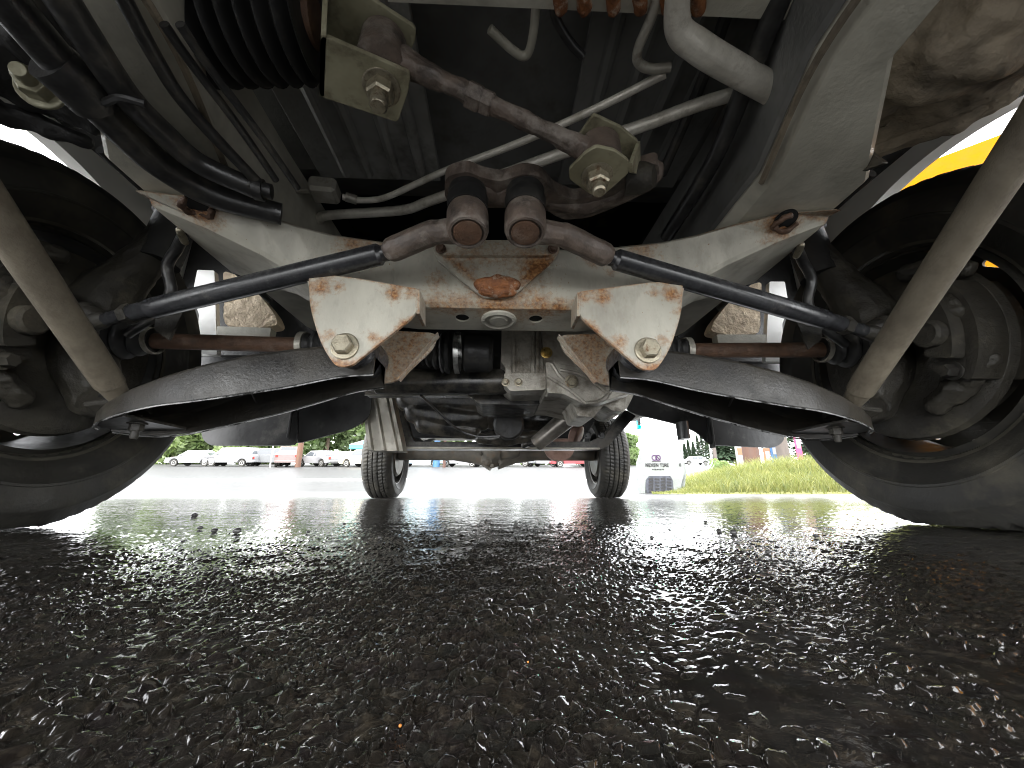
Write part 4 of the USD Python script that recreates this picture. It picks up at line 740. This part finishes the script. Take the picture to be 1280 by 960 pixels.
# --- parked cars
def car_proto(kind, paint, L=4.3, W=1.72, drop=.07):
    p = {'sedan': ([(0, .28), (0, .62), (.05, .72), (1.05, .86), (3.25, .92), (4.2, .86), (4.3, .6), (4.3, .3)], [(.95, .85), (1.7, 1.38), (2.9, 1.40), (3.75, .90)]),
         'wagon': ([(0, .32), (0, .72), (.06, .84), (1.0, .98), (4.15, 1.02), (4.28, .9), (4.3, .34)], [(.85, .97), (1.45, 1.62), (3.8, 1.66), (4.15, 1.01)]),
         'hatch': ([(0, .28), (0, .64), (.06, .76), (.95, .9), (3.95, .95), (4.06, .8), (4.1, .3)], [(.8, .89), (1.5, 1.46), (3.2, 1.47), (3.95, .94)]),
         'pickup': ([(0, .42), (0, .82), (.06, .96), (1.3, 1.06), (2.75, 1.1), (2.8, 1.1), (4.9, 1.1), (5.0, 1.0), (5.0, .45)], [(1.15, 1.05), (1.75, 1.72), (2.65, 1.74), (2.85, 1.09)])}[kind]
    low, top = p; L = max(x for x, _ in low); R = .31 if kind != 'pickup' else .37
    c = thing('parked_car' if kind != 'pickup' else 'pickup_truck')
    poly = sg.Polygon(low); wx = (L*.185, L*.79)
    for x in wx: poly = poly.difference(sg.Point(x, R).buffer(R+.05, 12))
    e = trimesh.creation.extrude_polygon(poly, W-.12, engine='earcut'); v = e.vertices
    inner = trimesh.Trimesh(np.c_[v[:, 0]-L/2, v[:, 2]-(W-.12)/2, v[:, 1]], e.faces, process=False)
    shr = poly.buffer(-.035); e = trimesh.creation.extrude_polygon(shr, W, engine='earcut'); v = e.vertices
    outer = trimesh.Trimesh(np.c_[v[:, 0]-L/2, v[:, 2]-W/2, v[:, 1]], e.faces, process=False)
    cabin = []
    T = A(top); ctr = T.mean(0)
    def cab(k, wb, wt):
        q = ctr+(T-ctr)*k
        lo_, hi_ = q[[0, 3]], q[[1, 2]]
        pts = [(x-L/2, s*wb/2, z) for x, z in lo_ for s in (1, -1)]+[(x-L/2, s*wt/2, z) for x, z in hi_ for s in (1, -1)]
        return trimesh.convex.convex_hull(A(pts))
    b = obj('body', cat(inner, outer, cab(1.0, W-.1, W-.42)), paint, c, smooth=25)
    (x0, z0), (x1, z1), (x2, z2), (x3, z3) = top
    wb, wt = W-.1, W-.42
    for s in (1, -1):
        def sp(x, z): t = (z-z0)/(z1-z0); return A([x-L/2, s*(wb/2+(wt-wb)/2*t+.006), z])
        zl_, zh = z0+.07, z1-drop; xm = (x1+x2)/2
        fl0 = x0+(x1-x0)*(zl_-z0)/(z1-z0)+.12; fh0 = x0+(x1-x0)*(zh-z0)/(z1-z0)+.10; bl0 = x3-(x3-x2)*(zl_-z3)/(z2-z3)-.12; bh0 = x3-(x3-x2)*(zh-z3)/(z2-z3)-.10
        for q in (((fl0, zl_), (xm-.05, zl_), (xm-.05, zh), (fh0, zh)), ((xm+.05, zl_), (bl0, zl_), (bh0, zh), (xm+.05, zh))):
            obj('side_window', plate([sp(x, z) for x, z in q], (0, s*.004, .001)), 'car_glass', b)
    obj('windscreen', plate([((x0+.08)-L/2-.012, wb/2-.12, z0+.07), ((x0+.08)-L/2-.012, -wb/2+.12, z0+.07), (x1-L/2-.03, -wt/2+.08, z1-.05), (x1-L/2-.03, wt/2-.08, z1-.05)], (-.005, 0, .003)), 'car_glass', b)
    obj('rear_window', plate([((x3-.06)-L/2+.012, wb/2-.14, z3+.08), ((x3-.06)-L/2+.012, -wb/2+.14, z3+.08), (x2-L/2+.03, -wt/2+.1, z2-.06), (x2-L/2+.03, wt/2-.1, z2-.06)], (.005, 0, .003)), 'car_glass', b)
    obj('front_bumper', cbox((-L/2-.02, 0, .42), (.12, W-.06, .2), .04), paint, c); obj('rear_bumper', cbox((L/2+.02, 0, .45), (.12, W-.06, .2), .04), paint, c)
    for s in (1, -1):
        obj('headlight', cbox((-L/2+.02, s*(W/2-.25), .66 if kind != 'pickup' else .82), (.08, .34, .14), .03), 'lamp_clear', c)
        obj('tail_light', cbox((L/2-.02, s*(W/2-.16), .74 if kind != 'pickup' else .9), (.07, .2, .2), .02), 'lamp_red', c)
        obj('wing_mirror', cbox((x0+.35-L/2, s*(W/2+.06), z0+.1), (.1, .16, .12), .03), paint, c)
    for x in wx:
        for s in (1, -1):
            w = obj('wheel', lathe([(R*.62, -.09), (R*.97, -.09), (R, -.06), (R, .06), (R*.97, .09), (R*.62, .09)], (x-L/2, s*(W/2-.11), R), (0, s, 0), 26), 'tyre_rubber', c)
            obj('wheel_rim', lathe([(R*.62, 0), (R*.6, .012), (R*.2, .004), (R*.15, .03), (0, .03)], (x-L/2, s*(W/2-.03), R), (0, s, 0), 20), 'post_metal', w)
    return c
protos = {}
def place_car(kind, paint, px, py, Y, rot, label):
    base = ground_at(px, py, Y)
    c = car_proto(kind, paint)
    x = UsdGeom.Xformable(stage.GetPrimAtPath(c)); op = x.GetOrderedXformOps()[0]; op.Set(Gf.Vec3d(*map(float, base)))
    x.AddRotateXYZOp().Set(Gf.Vec3f(SLOPE(Y)*math.cos(math.radians(rot)), -SLOPE(Y)*math.sin(math.radians(rot)), rot))
    meta(stage.GetPrimAtPath(c), label=label, cat='car' if kind != 'pickup' else 'pickup', group='cars parked across the lot')
def SLOPE(Y): return math.degrees(math.atan(float(_prof(Y+1)-_prof(Y-1))/2))
for a in [('sedan', 'car_white', 247, 575, 36, 0, 'white saloon parked leftmost, beside the van tyre'),
          ('wagon', 'car_white', 293, 573, 36, 0, 'white estate car with roof rails parked second from the left'),
          ('wagon', 'car_silver', 338, 574, 37, 8, 'silver estate car left of the orange wooden pole'),
          ('pickup', 'car_maroon', 360, 576, 35, -65, 'maroon-fronted pickup right behind the orange wooden pole'),
          ('sedan', 'car_white', 400, 576, 36, -28, 'white saloon just right of the orange wooden pole'),
          ('sedan', 'car_silver', 428, 577, 38, -28, 'silver saloon left of the blue canopy'),
          ('hatch', 'car_beige', 457, 580, 34, -20, 'beige hatchback parked under the blue canopy edge'),
          ('sedan', 'car_blue', 528, 579, 36, 0, 'pale blue saloon just right of the left rear tyre'),
          ('hatch', 'car_white', 578, 580, 36, -15, 'white hatchback beside the brown post under the axle'),
          ('sedan', 'car_white', 612, 580, 38, 5, 'white saloon seen below the differential'),
          ('wagon', 'car_silver', 645, 581, 38, -25, 'silver estate seen left of the red car'),
          ('hatch', 'car_white', 682, 582, 37, -35, 'white hatchback touching the red car on its left'),
          ('sedan', 'car_red', 716, 582, 36, 3, 'red saloon parked beneath the muffler'),
          ('sedan', 'car_grey', 744, 582, 39, -20, 'grey saloon behind the right rear tyre'),
          ('sedan', 'car_white', 870, 590, 60, 0, 'small distant white saloon right of the tyre-print banner')]: place_car(*a)
# the yellow car close on the right, only its roof seen over the tyre
yc = car_proto('wagon', 'yellow_paint', W=1.66, drop=.3)
op = UsdGeom.Xformable(stage.GetPrimAtPath(yc)).GetOrderedXformOps()[0]; op.Set(Gf.Vec3d(3.695, 0.87, 0)); UsdGeom.Xformable(stage.GetPrimAtPath(yc)).AddRotateZOp().Set(135.0)
meta(stage.GetPrimAtPath(yc), label='yellow car close on the right, a yellow strip above the tyre', cat='car')

# --- posts, canopy, signs
def pole(px, py, Y, r, h, mt, label, cat='pole', name='wooden_pole', lean=0.0):
    b = ground_at(px, py, Y); t = thing(name, label, cat, b)
    obj('shaft', tube([b+A([0, 0, -.3]), b+A([lean*.5, 0, h*.5]), b+A([lean, 0, h])], [r, r*.95, r*.82], 18, 4), mt, t)
    obj('top_cap', cyl(b+A([lean, 0, h-.02]), b+A([lean, 0, h+.05]), r*.86, 16, .01), mt, t)
    return t
pole(372, 584, 33, .22, 9, 'orange_timber', 'orange-brown wooden pole standing among the parked cars on the left')
pole(337, 586, 32, .05, 3.2, 'post_metal', 'thin pale metal post left of the orange wooden pole', 'post', 'metal_post')
pole(555, 586, 33, .13, 3.0, 'brown_timber', 'short brown post seen under the rear axle', 'post', 'brown_post')
pole(545, 586, 35, .3, 2.6, 'canopy_blue', 'blue upright column seen under the rear axle', 'column', 'blue_column')
def canopy(px, Y, w, h, label):
    b = ground_at(px, 580, Y); t = thing('canopy', label, 'canopy', b)
    for sx in (-1, 1):
        for sy in (-1, 1): obj('leg', cbox(b+A([sx*w/2, sy*w/2, h/2]), (.09, .09, h), .01), 'sign_white', t)
    z = b[2]+h; q = [b+A([sx*w*.54, sy*w*.54, h]) for sx, sy in ((-1, -1), (1, -1), (1, 1), (-1, 1))]; ap = b+A([0, 0, h+w*.28])
    v = A(q+[ap]+[x+A([0, 0, -.32]) for x in q]); f = [[0, 1, 4], [1, 2, 4], [2, 3, 4], [3, 0, 4]]
    obj('roof', trimesh.Trimesh(v, f, process=False), 'canopy_teal', t, smooth=False)
    val = []
    for i in range(4): val.append(plate([q[i], q[(i+1) % 4], q[(i+1) % 4]+A([0, 0, -.3]), q[i]+A([0, 0, -.3])], norm(np.cross(q[(i+1) % 4]-q[i], [0, 0, 1.0]))*.02))
    obj('valance', cat(*val), 'canopy_teal', t)
    obj('roof_edge', cat(*[tube([q[i]+A([0, 0, .02]), ap+A([0, 0, .03])], .05, 8, sm=False) for i in range(4)]), 'sign_white', t)
canopy(462, 35, 2.6, 1.75, 'teal canopy tent with white frame beside the left rear tyre')
pole(893, 600, 22, .05, 5.0, 'post_metal', 'thin grey post left of the bush on the verge', 'post', 'metal_post')
pole(898, 600, 24, .11, 6.5, 'grey_timber', 'narrow brown-grey wooden pole rising behind the round bush')
pole(944, 600, 13, .26, 5.0, 'brown_timber', 'thick reddish-brown wooden pole behind the grass verge')
pole(986, 600, 14, .21, 6.0, 'grey_timber', 'grey-brown wooden pole between the blue sign and the pink banner', lean=-.15)
def board(px, py, w, h, Y, top, bottom, mt, label, mt2=None, name='sign_board', posts=True):
    p = P(px, py, Y); t = thing(name, label, 'sign', (p[0], Y, float(gz(p[0], Y))))
    z1, z0 = P(px, top, Y)[2], P(px, bottom, Y)[2]; ww = w/480*Y*.97
    obj('panel', cbox((p[0], Y, (z0+z1)/2), (ww, .04, z1-z0), .01), mt, t)
    if mt2: obj('panel_inset', cbox((p[0]+ww*.05, Y-.022, z0+(z1-z0)*mt2[1]), (ww*.62, .012, (z1-z0)*mt2[2]), .003), mt2[0], t)
    obj('post', cyl((p[0]-ww*.45, Y+.04, float(gz(p[0], Y))), (p[0]-ww*.45, Y+.04, z0+.1), .03, 10), 'post_metal', t)
    return t
board(970, 575, 11, 28, 15, 556, 584, 'sign_blue', 'blue and white sign board left of the grey-brown pole', ('sign_white', .72, .3))
board(999, 565, 8, 50, 13, 540, 583, 'sign_pink', 'pink and white banner sign nearest the right front tyre', ('sign_white', .72, .4), 'banner_sign')
board(959, 570, 9, 20, 16, 560, 594, 'sign_orange', 'orange and white sign board next to the thick brown pole', ('sign_white', .7, .35))
board(925, 570, 11, 20, 20, 556, 590, 'sign_white', 'white sign board with an orange panel left of the thick brown pole', ('sign_orange', .75, .25))
# traffic light with a lit green lamp on a mast arm
def traffic_light():
    p = P(798, 530, 40); b = A([p[0]+7.5, 40, float(gz(p[0], 40))]); t = thing('traffic_light', 'traffic light showing green, hanging beyond the right rear tyre', 'traffic light', b)
    obj('housing', cbox(p, (.44, .3, 1.1), .05), 'canopy_teal', t)
    for k, (dz, mt) in enumerate(((.34, 'car_trim'), (0, 'car_trim'), (-.34, 'green_lamp'))):
        l = obj('lamp', lathe([(.15, 0), (.13, -.03), (0, -.05)], p+A([0, -.155, dz]), (0, 1, 0), 20), mt, t)
        obj('visor', lathe([(.165, 0), (.165, -.16), (.155, -.16), (.155, 0)], p+A([0, -.15, dz]), (0, 1, 0), 20, closed=True), 'car_trim', l)
    obj('mast', tube([b+A([0, 0, -.2]), b+A([0, 0, p[2]-b[2]+.85])], .1, 12, sm=False), 'post_metal', t)
    obj('mast_arm', tube([b+A([0, 0, p[2]-b[2]+.75]), p+A([0, .02, .78]), p+A([-.3, .02, .78])], .06, 10, sm=False), 'post_metal', t)
    obj('hanger', cyl(p+A([0, 0, .5]), p+A([0, 0, .8]), .03, 8), 'post_metal', t)
traffic_light()
# --- white tyre-print banner stand
def banner():
    Y = 5.0; b = P(826, 618, Y); b[2] = gz(b[0], Y)-.005
    t = thing('banner_stand', 'white tyre advertising stand with a printed tyre, on the verge right of the rear tyre', 'banner stand', b)
    q = lambda l, y=Y: [P(x, yy, y) for x, yy in l]
    out = [(803, 552), (848, 552), (850, 565), (856, 590), (853, 600), (849, 618), (843, 618), (841, 600), (838, 595), (811, 595), (807, 600), (806, 618), (800, 618), (797, 596), (797, 578), (801, 566)]
    m = plate(rounded(q(out), .01), (0, .05, 0))
    pn = obj('front_panel', m, 'banner_white', t)
    obj('side_panel', plate(q([(850, 553), (853, 566), (858, 590), (855, 618), (851, 618), (855, 592), (851, 570), (848.5, 553)], Y+.06), (0, .25, 0)), 'banner_white', t)
    obj('back_panel', plate(rounded(q([(804, 552), (850, 552), (857, 590), (851, 618), (800, 618), (797, 590)], Y+.35), .01), (0, .03, 0)), 'banner_white', t)
    # printed tyre: a flat print with tread blocks
    ty = obj('tyre_print', plate(rounded(q([(809, 597), (815, 595), (837, 595), (841, 599), (841, 616), (809, 617), (807, 606)], Y-.012), .03), (0, .01, 0)), 'print_tyre', t)
    for i in range(4):
        for j in range(5):
            x = 811+i*7.6; y = 597.5+j*3.9
            obj('tread_block', plate(q([(x, y), (x+5.6, y+.8*(1 if i % 2 else -1)), (x+5.6, y+2.7), (x, y+2.4)], Y-.016), (0, .004, 0)), 'print_grey', ty)
    def word(s, px0, px1, py, hpx, mt, bold=False):
        h = hpx/480*Y*.97; w = meshkit.text_mesh(s, h, .004, bold); v = w.vertices; L = v[:, 0].max()-v[:, 0].min(); a = P(px0, py, Y-.003); bq = P(px1, py, Y-.003)
        v = np.c_[a[0]+(v[:, 0]-v[:, 0].min())*(bq[0]-a[0])/L, a[1]-v[:, 2], a[2]+v[:, 1]]
        obj('lettering', trimesh.Trimesh(v, w.faces[:, :], process=False), mt, pn, smooth=False)
    word('NEXEN TIRE', 807, 836, 583.2, 4.0, 'print_grey', True)
    word('NEXEN', 815, 830, 587.3, 1.4, 'print_grey')
    word('E', 849.3, 851.6, 582.5, 3.2, 'print_grey', True)
    em = []
    for x in (818, 822.5): em.append(lathe([(.026, -.003), (.036, -.003), (.036, .002), (.026, .002)], P(x, 572, Y-.004), (0, -1, 0), 24, closed=True))
    em.append(tube([P(820.4, 569.2, Y-.004), P(824.5, 574.6, Y-.004), P(825.4, 569.6, Y-.004)], .005, 8, sm=False)); em.append(tube([P(815, 576.2, Y-.004), P(826, 576.2, Y-.004)], .004, 8, sm=False))
    obj('emblem', cat(*em), 'print_purple', pn)
banner()
# --- verge on the right: bank, grass, bush
def bank_h(x, y):
    u = np.clip((x-.39*y)/2.2, 0, 1); v = np.clip((y-4.18)/1.3, 0, 1)
    return (u*u*(3-2*u))*.30*v*v*(3-2*v)
def verge():
    xs, ys = np.linspace(1.62, 12, 70), np.concatenate([np.linspace(4.18, 7, 34), np.linspace(7.3, 13, 20)])
    X, Y = np.meshgrid(xs, ys, indexing='ij'); X = X-1.62+.385*Y; Z = gz(X, Y)+bank_h(X, Y)+.012+.02*(meshkit.fbm(np.stack([X, Y, X*0], -1)*3, 3, 2)-.5)
    edge = (X < .4*Y) | (Y < 4.2); Z[edge] = gz(X, Y)[edge]-.02
    n, m = X.shape; i = np.arange(n*m).reshape(n, m); f = np.stack([i[:-1, :-1], i[1:, :-1], i[1:, 1:], i[:-1, 1:]], -1).reshape(-1, 4)
    return (np.c_[X.ravel(), Y.ravel(), Z.ravel()], f)
obj('verge', verge(), 'verge_soil', smooth=True, kind='structure')
def grass(n=26000):
    y = 4.22+rng.beta(1.1, 2.6, n)*6; x = .395*y+6.5*rng.uniform(0, 1, n)**1.2; h = rng.uniform(.03, .15, n)*(1+.6*np.clip((x-2)/2, 0, 1))*(.5+1.0*meshkit.fbm(np.c_[x*1.6, y*1.6, x*0], 2, 8))
    h *= np.clip((x-.37*y)/1.0, .22, 1)
    z = gz(x, y)+bank_h(x, y); a = rng.uniform(0, 2*PI, n); w = rng.uniform(.003, .008, n); bend = rng.uniform(.2, .8, n)*h; ba = rng.uniform(0, 2*PI, n)
    b = np.c_[x, y, z]; side_ = np.c_[np.cos(a)*w, np.sin(a)*w, 0*w]; bd = np.c_[np.cos(ba)*bend, np.sin(ba)*bend, h*0]
    p = [b-side_, b+side_, b+side_*.7+bd*.3+np.c_[0*h, 0*h, h*.6], b-side_*.7+bd*.3+np.c_[0*h, 0*h, h*.6], b+bd+np.c_[0*h, 0*h, h]]
    v = np.stack(p, 1).reshape(-1, 3); k = np.arange(n)[:, None]*5
    f = np.vstack([k+[0, 1, 2], k+[0, 2, 3], k+[3, 2, 4]])
    return (v, f)
obj('verge_grass', grass(), 'verge_grass', smooth=False, label='yellow-green grass growing on the bank right of the banner stand', cat='grass', kind='stuff')
# --- trees
def leaves(cs, rs, n, size, seed):
    r = np.random.default_rng(seed); k = r.integers(0, len(cs), n); d = r.normal(size=(n, 3)); d /= np.linalg.norm(d, axis=1, keepdims=True)
    p = A(cs)[k]+d*(A(rs)[k]*r.uniform(.55, 1.02, n)**.6)[:, None]*A([1, 1, .8])
    u = r.normal(size=(n, 3)); u /= np.linalg.norm(u, axis=1, keepdims=True); w = np.cross(u, r.normal(size=(n, 3))); w /= np.linalg.norm(w, axis=1, keepdims=True); s = size*r.uniform(.6, 1.3, n)[:, None]
    v = np.stack([p-u*s, p+w*s*.5, p+u*s, p-w*s*.5], 1).reshape(-1, 3); i = np.arange(n)[:, None]*4
    return (v, np.vstack([i+[0, 1, 2], i+[0, 2, 3]]))
def tree(px, Y, h, w, mt, label, seed, dens=5200, leaf=.40, low=.02):
    r = np.random.default_rng(seed); b = ground_at(px, 580, Y); t = thing('leafy_tree', label, 'tree', b, group=None)
    limbs = [tube([b+A([0, 0, -.2]), b+A([.1, 0, h*.3]), b+A([-.1, .1, h*.75])], [h*.028, h*.022, h*.008], 10, 4)]
    cs, rs = [], []
    for k in range(16):
        z = h*(low+(1-low)*((k+.5)/16)); rad = w*(.35+.75*math.sin(PI*min(1, .18+.8*(k/16))))*r.uniform(.6, 1.0); a = r.uniform(0, 2*PI)
        c = b+A([math.cos(a)*rad*.62, math.sin(a)*rad*.62, z]); cs.append(c); rs.append(w*r.uniform(.32, .52))
        limbs.append(tube([b+A([0, 0, z*.7]), (b+c)/2+A([0, 0, z*.42]), c], [h*.011, h*.007, h*.003], 6, 3))
    obj('trunk', cat(*limbs), 'tree_bark', t); obj('crown', leaves(cs, rs, dens, leaf, seed), mt, t, smooth=False)
TL = [(170, 52, 9, 3.3, 'leaf_mid', 'mid-green tree behind the white saloon, leftmost of the row'), (215, 50, 10, 3.6, 'leaf_bright', 'bright green tree seen between the front tyre and the mud flap'), (258, 53, 8, 3.4, 'leaf_mid', 'low dull green tree above the white estate car'), (300, 51, 9, 3.6, 'leaf_bright', 'bright tree half hidden by the mud flap, above the white estate'),
      (338, 54, 8, 3.2, 'leaf_bright', 'yellowish tree left of the orange wooden pole'), (405, 50, 11, 4.0, 'leaf_mid', 'full green tree just right of the orange wooden pole'), (446, 53, 11, 4.2, 'leaf_mid', 'broad green tree above the teal canopy'), (500, 54, 10, 4, 'leaf_mid', 'tree behind the left rear tyre'),
      (560, 56, 7, 3.6, 'leaf_mid', 'tree seen low under the axle near the brown post'), (620, 57, 7, 3.8, 'leaf_bright', 'tree behind the differential'), (680, 56, 6, 3.6, 'leaf_mid', 'bright green tree above the red car'), (735, 57, 7, 3.8, 'leaf_bright', 'green tree beside the muffler'), (786, 50, 3.6, 1.6, 'leaf_mid', 'slim green tree between the right rear tyre and the banner stand')]
for i, (px, Y, h, w, mt, lb) in enumerate(TL): tree(px, Y, h, w, mt, lb, 100+i)
def conifer(px, Y, h, label, seed):
    r = np.random.default_rng(seed); b = ground_at(px, 580, Y); t = thing('conifer', label, 'tree', b, group='distant conifers')
    obj('trunk', tube([b+A([0, 0, -.2]), b+A([0, 0, h])], [h*.016, h*.003], 8, sm=False), 'tree_bark', t)
    n = 1100; z = r.uniform(.06, 1, n)**.8; rad = (1-z)*h*.2*(.75+.25*np.sin(z*h*3.2))*r.uniform(.35, 1, n)+.05; a = r.uniform(0, 2*PI, n)
    p = b+np.c_[np.cos(a)*rad, np.sin(a)*rad, z*h]; o = np.c_[np.cos(a), np.sin(a), -.35+0*a]*(.35+.5*(1-z))[:, None]; sd_ = np.c_[-np.sin(a), np.cos(a), 0*a]*.22
    v = np.stack([p-sd_, p+sd_, p+o], 1).reshape(-1, 3)
    obj('crown', (v, np.arange(3*n).reshape(-1, 3)), 'needle_dark', t, smooth=False)
CL = [(858, 105, 6, 'far dark conifer nearest the banner stand'), (863, 110, 7.5, 'second far conifer right of the banner stand'), (869, 104, 6.5, 'low far conifer in the middle of the distant group'), (875, 112, 9, 'far conifer with a broad skirt, right half of the group'), (881, 106, 10, 'tallest of the far conifers left of the thin grey post'), (887, 100, 9, 'far conifer touching the thin grey post')]
for i, (px, Y, h, lb) in enumerate(CL): conifer(px, Y, h, lb, 300+i)
for i, (px, Y, h, lb) in enumerate([(905, 30, 5.5, 'tall dark conifer directly behind the round bush'), (921, 32, 7, 'dark conifer left of the thick brown pole'), (975, 34, 9, 'dark conifer behind the blue sign board'), (1012, 30, 8, 'dark conifer beside the pink banner sign')]): conifer(px, Y, h, lb, 330+i)
def bush():
    b = ground_at(901, 600, 9.5); b[2] += bank_h(b[0], 9.5)
    t = thing('bush', 'round bright green bush on the verge below the narrow wooden pole', 'bush', b); r = np.random.default_rng(5)
    cs = [b+A([r.uniform(-.16, .16), r.uniform(-.15, .15), r.uniform(.08, .32)]) for _ in range(12)]
    obj('stem', cat(*[tube([b, (b+c)/2+A([0, 0, .03]), c], .008, 6, 3) for c in cs]), 'tree_bark', t); obj('foliage', leaves(cs, [.12]*12, 1500, .028, 6), 'leaf_bright', t, smooth=False)
bush()
# --- loose stones on the asphalt
def pebble(x, y, r, mt, label, group, seed):
    rr = np.random.default_rng(seed); m = trimesh.creation.icosphere(2, r); v = m.vertices*A([1, rr.uniform(.7, 1.1), rr.uniform(.6, .9)]); v = v*(1+.5*(meshkit.fbm(v/r*1.3+seed, 2, seed)-.5))[:, None]
    obj('pebble', trimesh.Trimesh(v+A([x, y, r*.42]), m.faces, process=False), mt, smooth=True, label=label, cat='stone', group=group)
PB = [(603, 676, 6), (594, 679, 4), (612, 690, 3.5), (296, 664, 5), (268, 663, 3.5), (243, 644, 3), (250, 660, 3), (899, 664, 3.5), (917, 666, 4.5), (882, 652, 2.5), (700, 655, 3), (668, 661, 3), (556, 662, 2.5), (660, 690, 2.5), (640, 672, 2.5), (730, 664, 2.5), (475, 672, 3), (350, 690, 3), (300, 700, 2.5), (560, 700, 2.5), (690, 682, 2.5), (960, 690, 3), (1020, 670, 3), (1000, 705, 2.5), (270, 711, 3), (430, 655, 2.5), (385, 665, 2.5), (760, 690, 2.5), (815, 672, 2.5), (645, 655, 3)]
for i, (x, y, d) in enumerate(PB):
    p = PZ(x, y+d*.4, 0.0); k = np.linalg.norm(p-CAM)/480; pebble(p[0], p[1], d*k*.8, 'pebble_dark', 'small dark pebble lying loose on the wet asphalt', 'loose pebbles on the asphalt', i)
for x, y, d, lb in ((500, 908, 5, 'tiny orange stone chip in the near asphalt, left of centre'), (660, 828, 4, 'tiny orange stone chip in the asphalt, right of centre')):
    p = PZ(x, y, 0.0); k = np.linalg.norm(p-CAM)/480; pebble(p[0], p[1], d*k*.3, 'pebble_orange', lb, None, x)
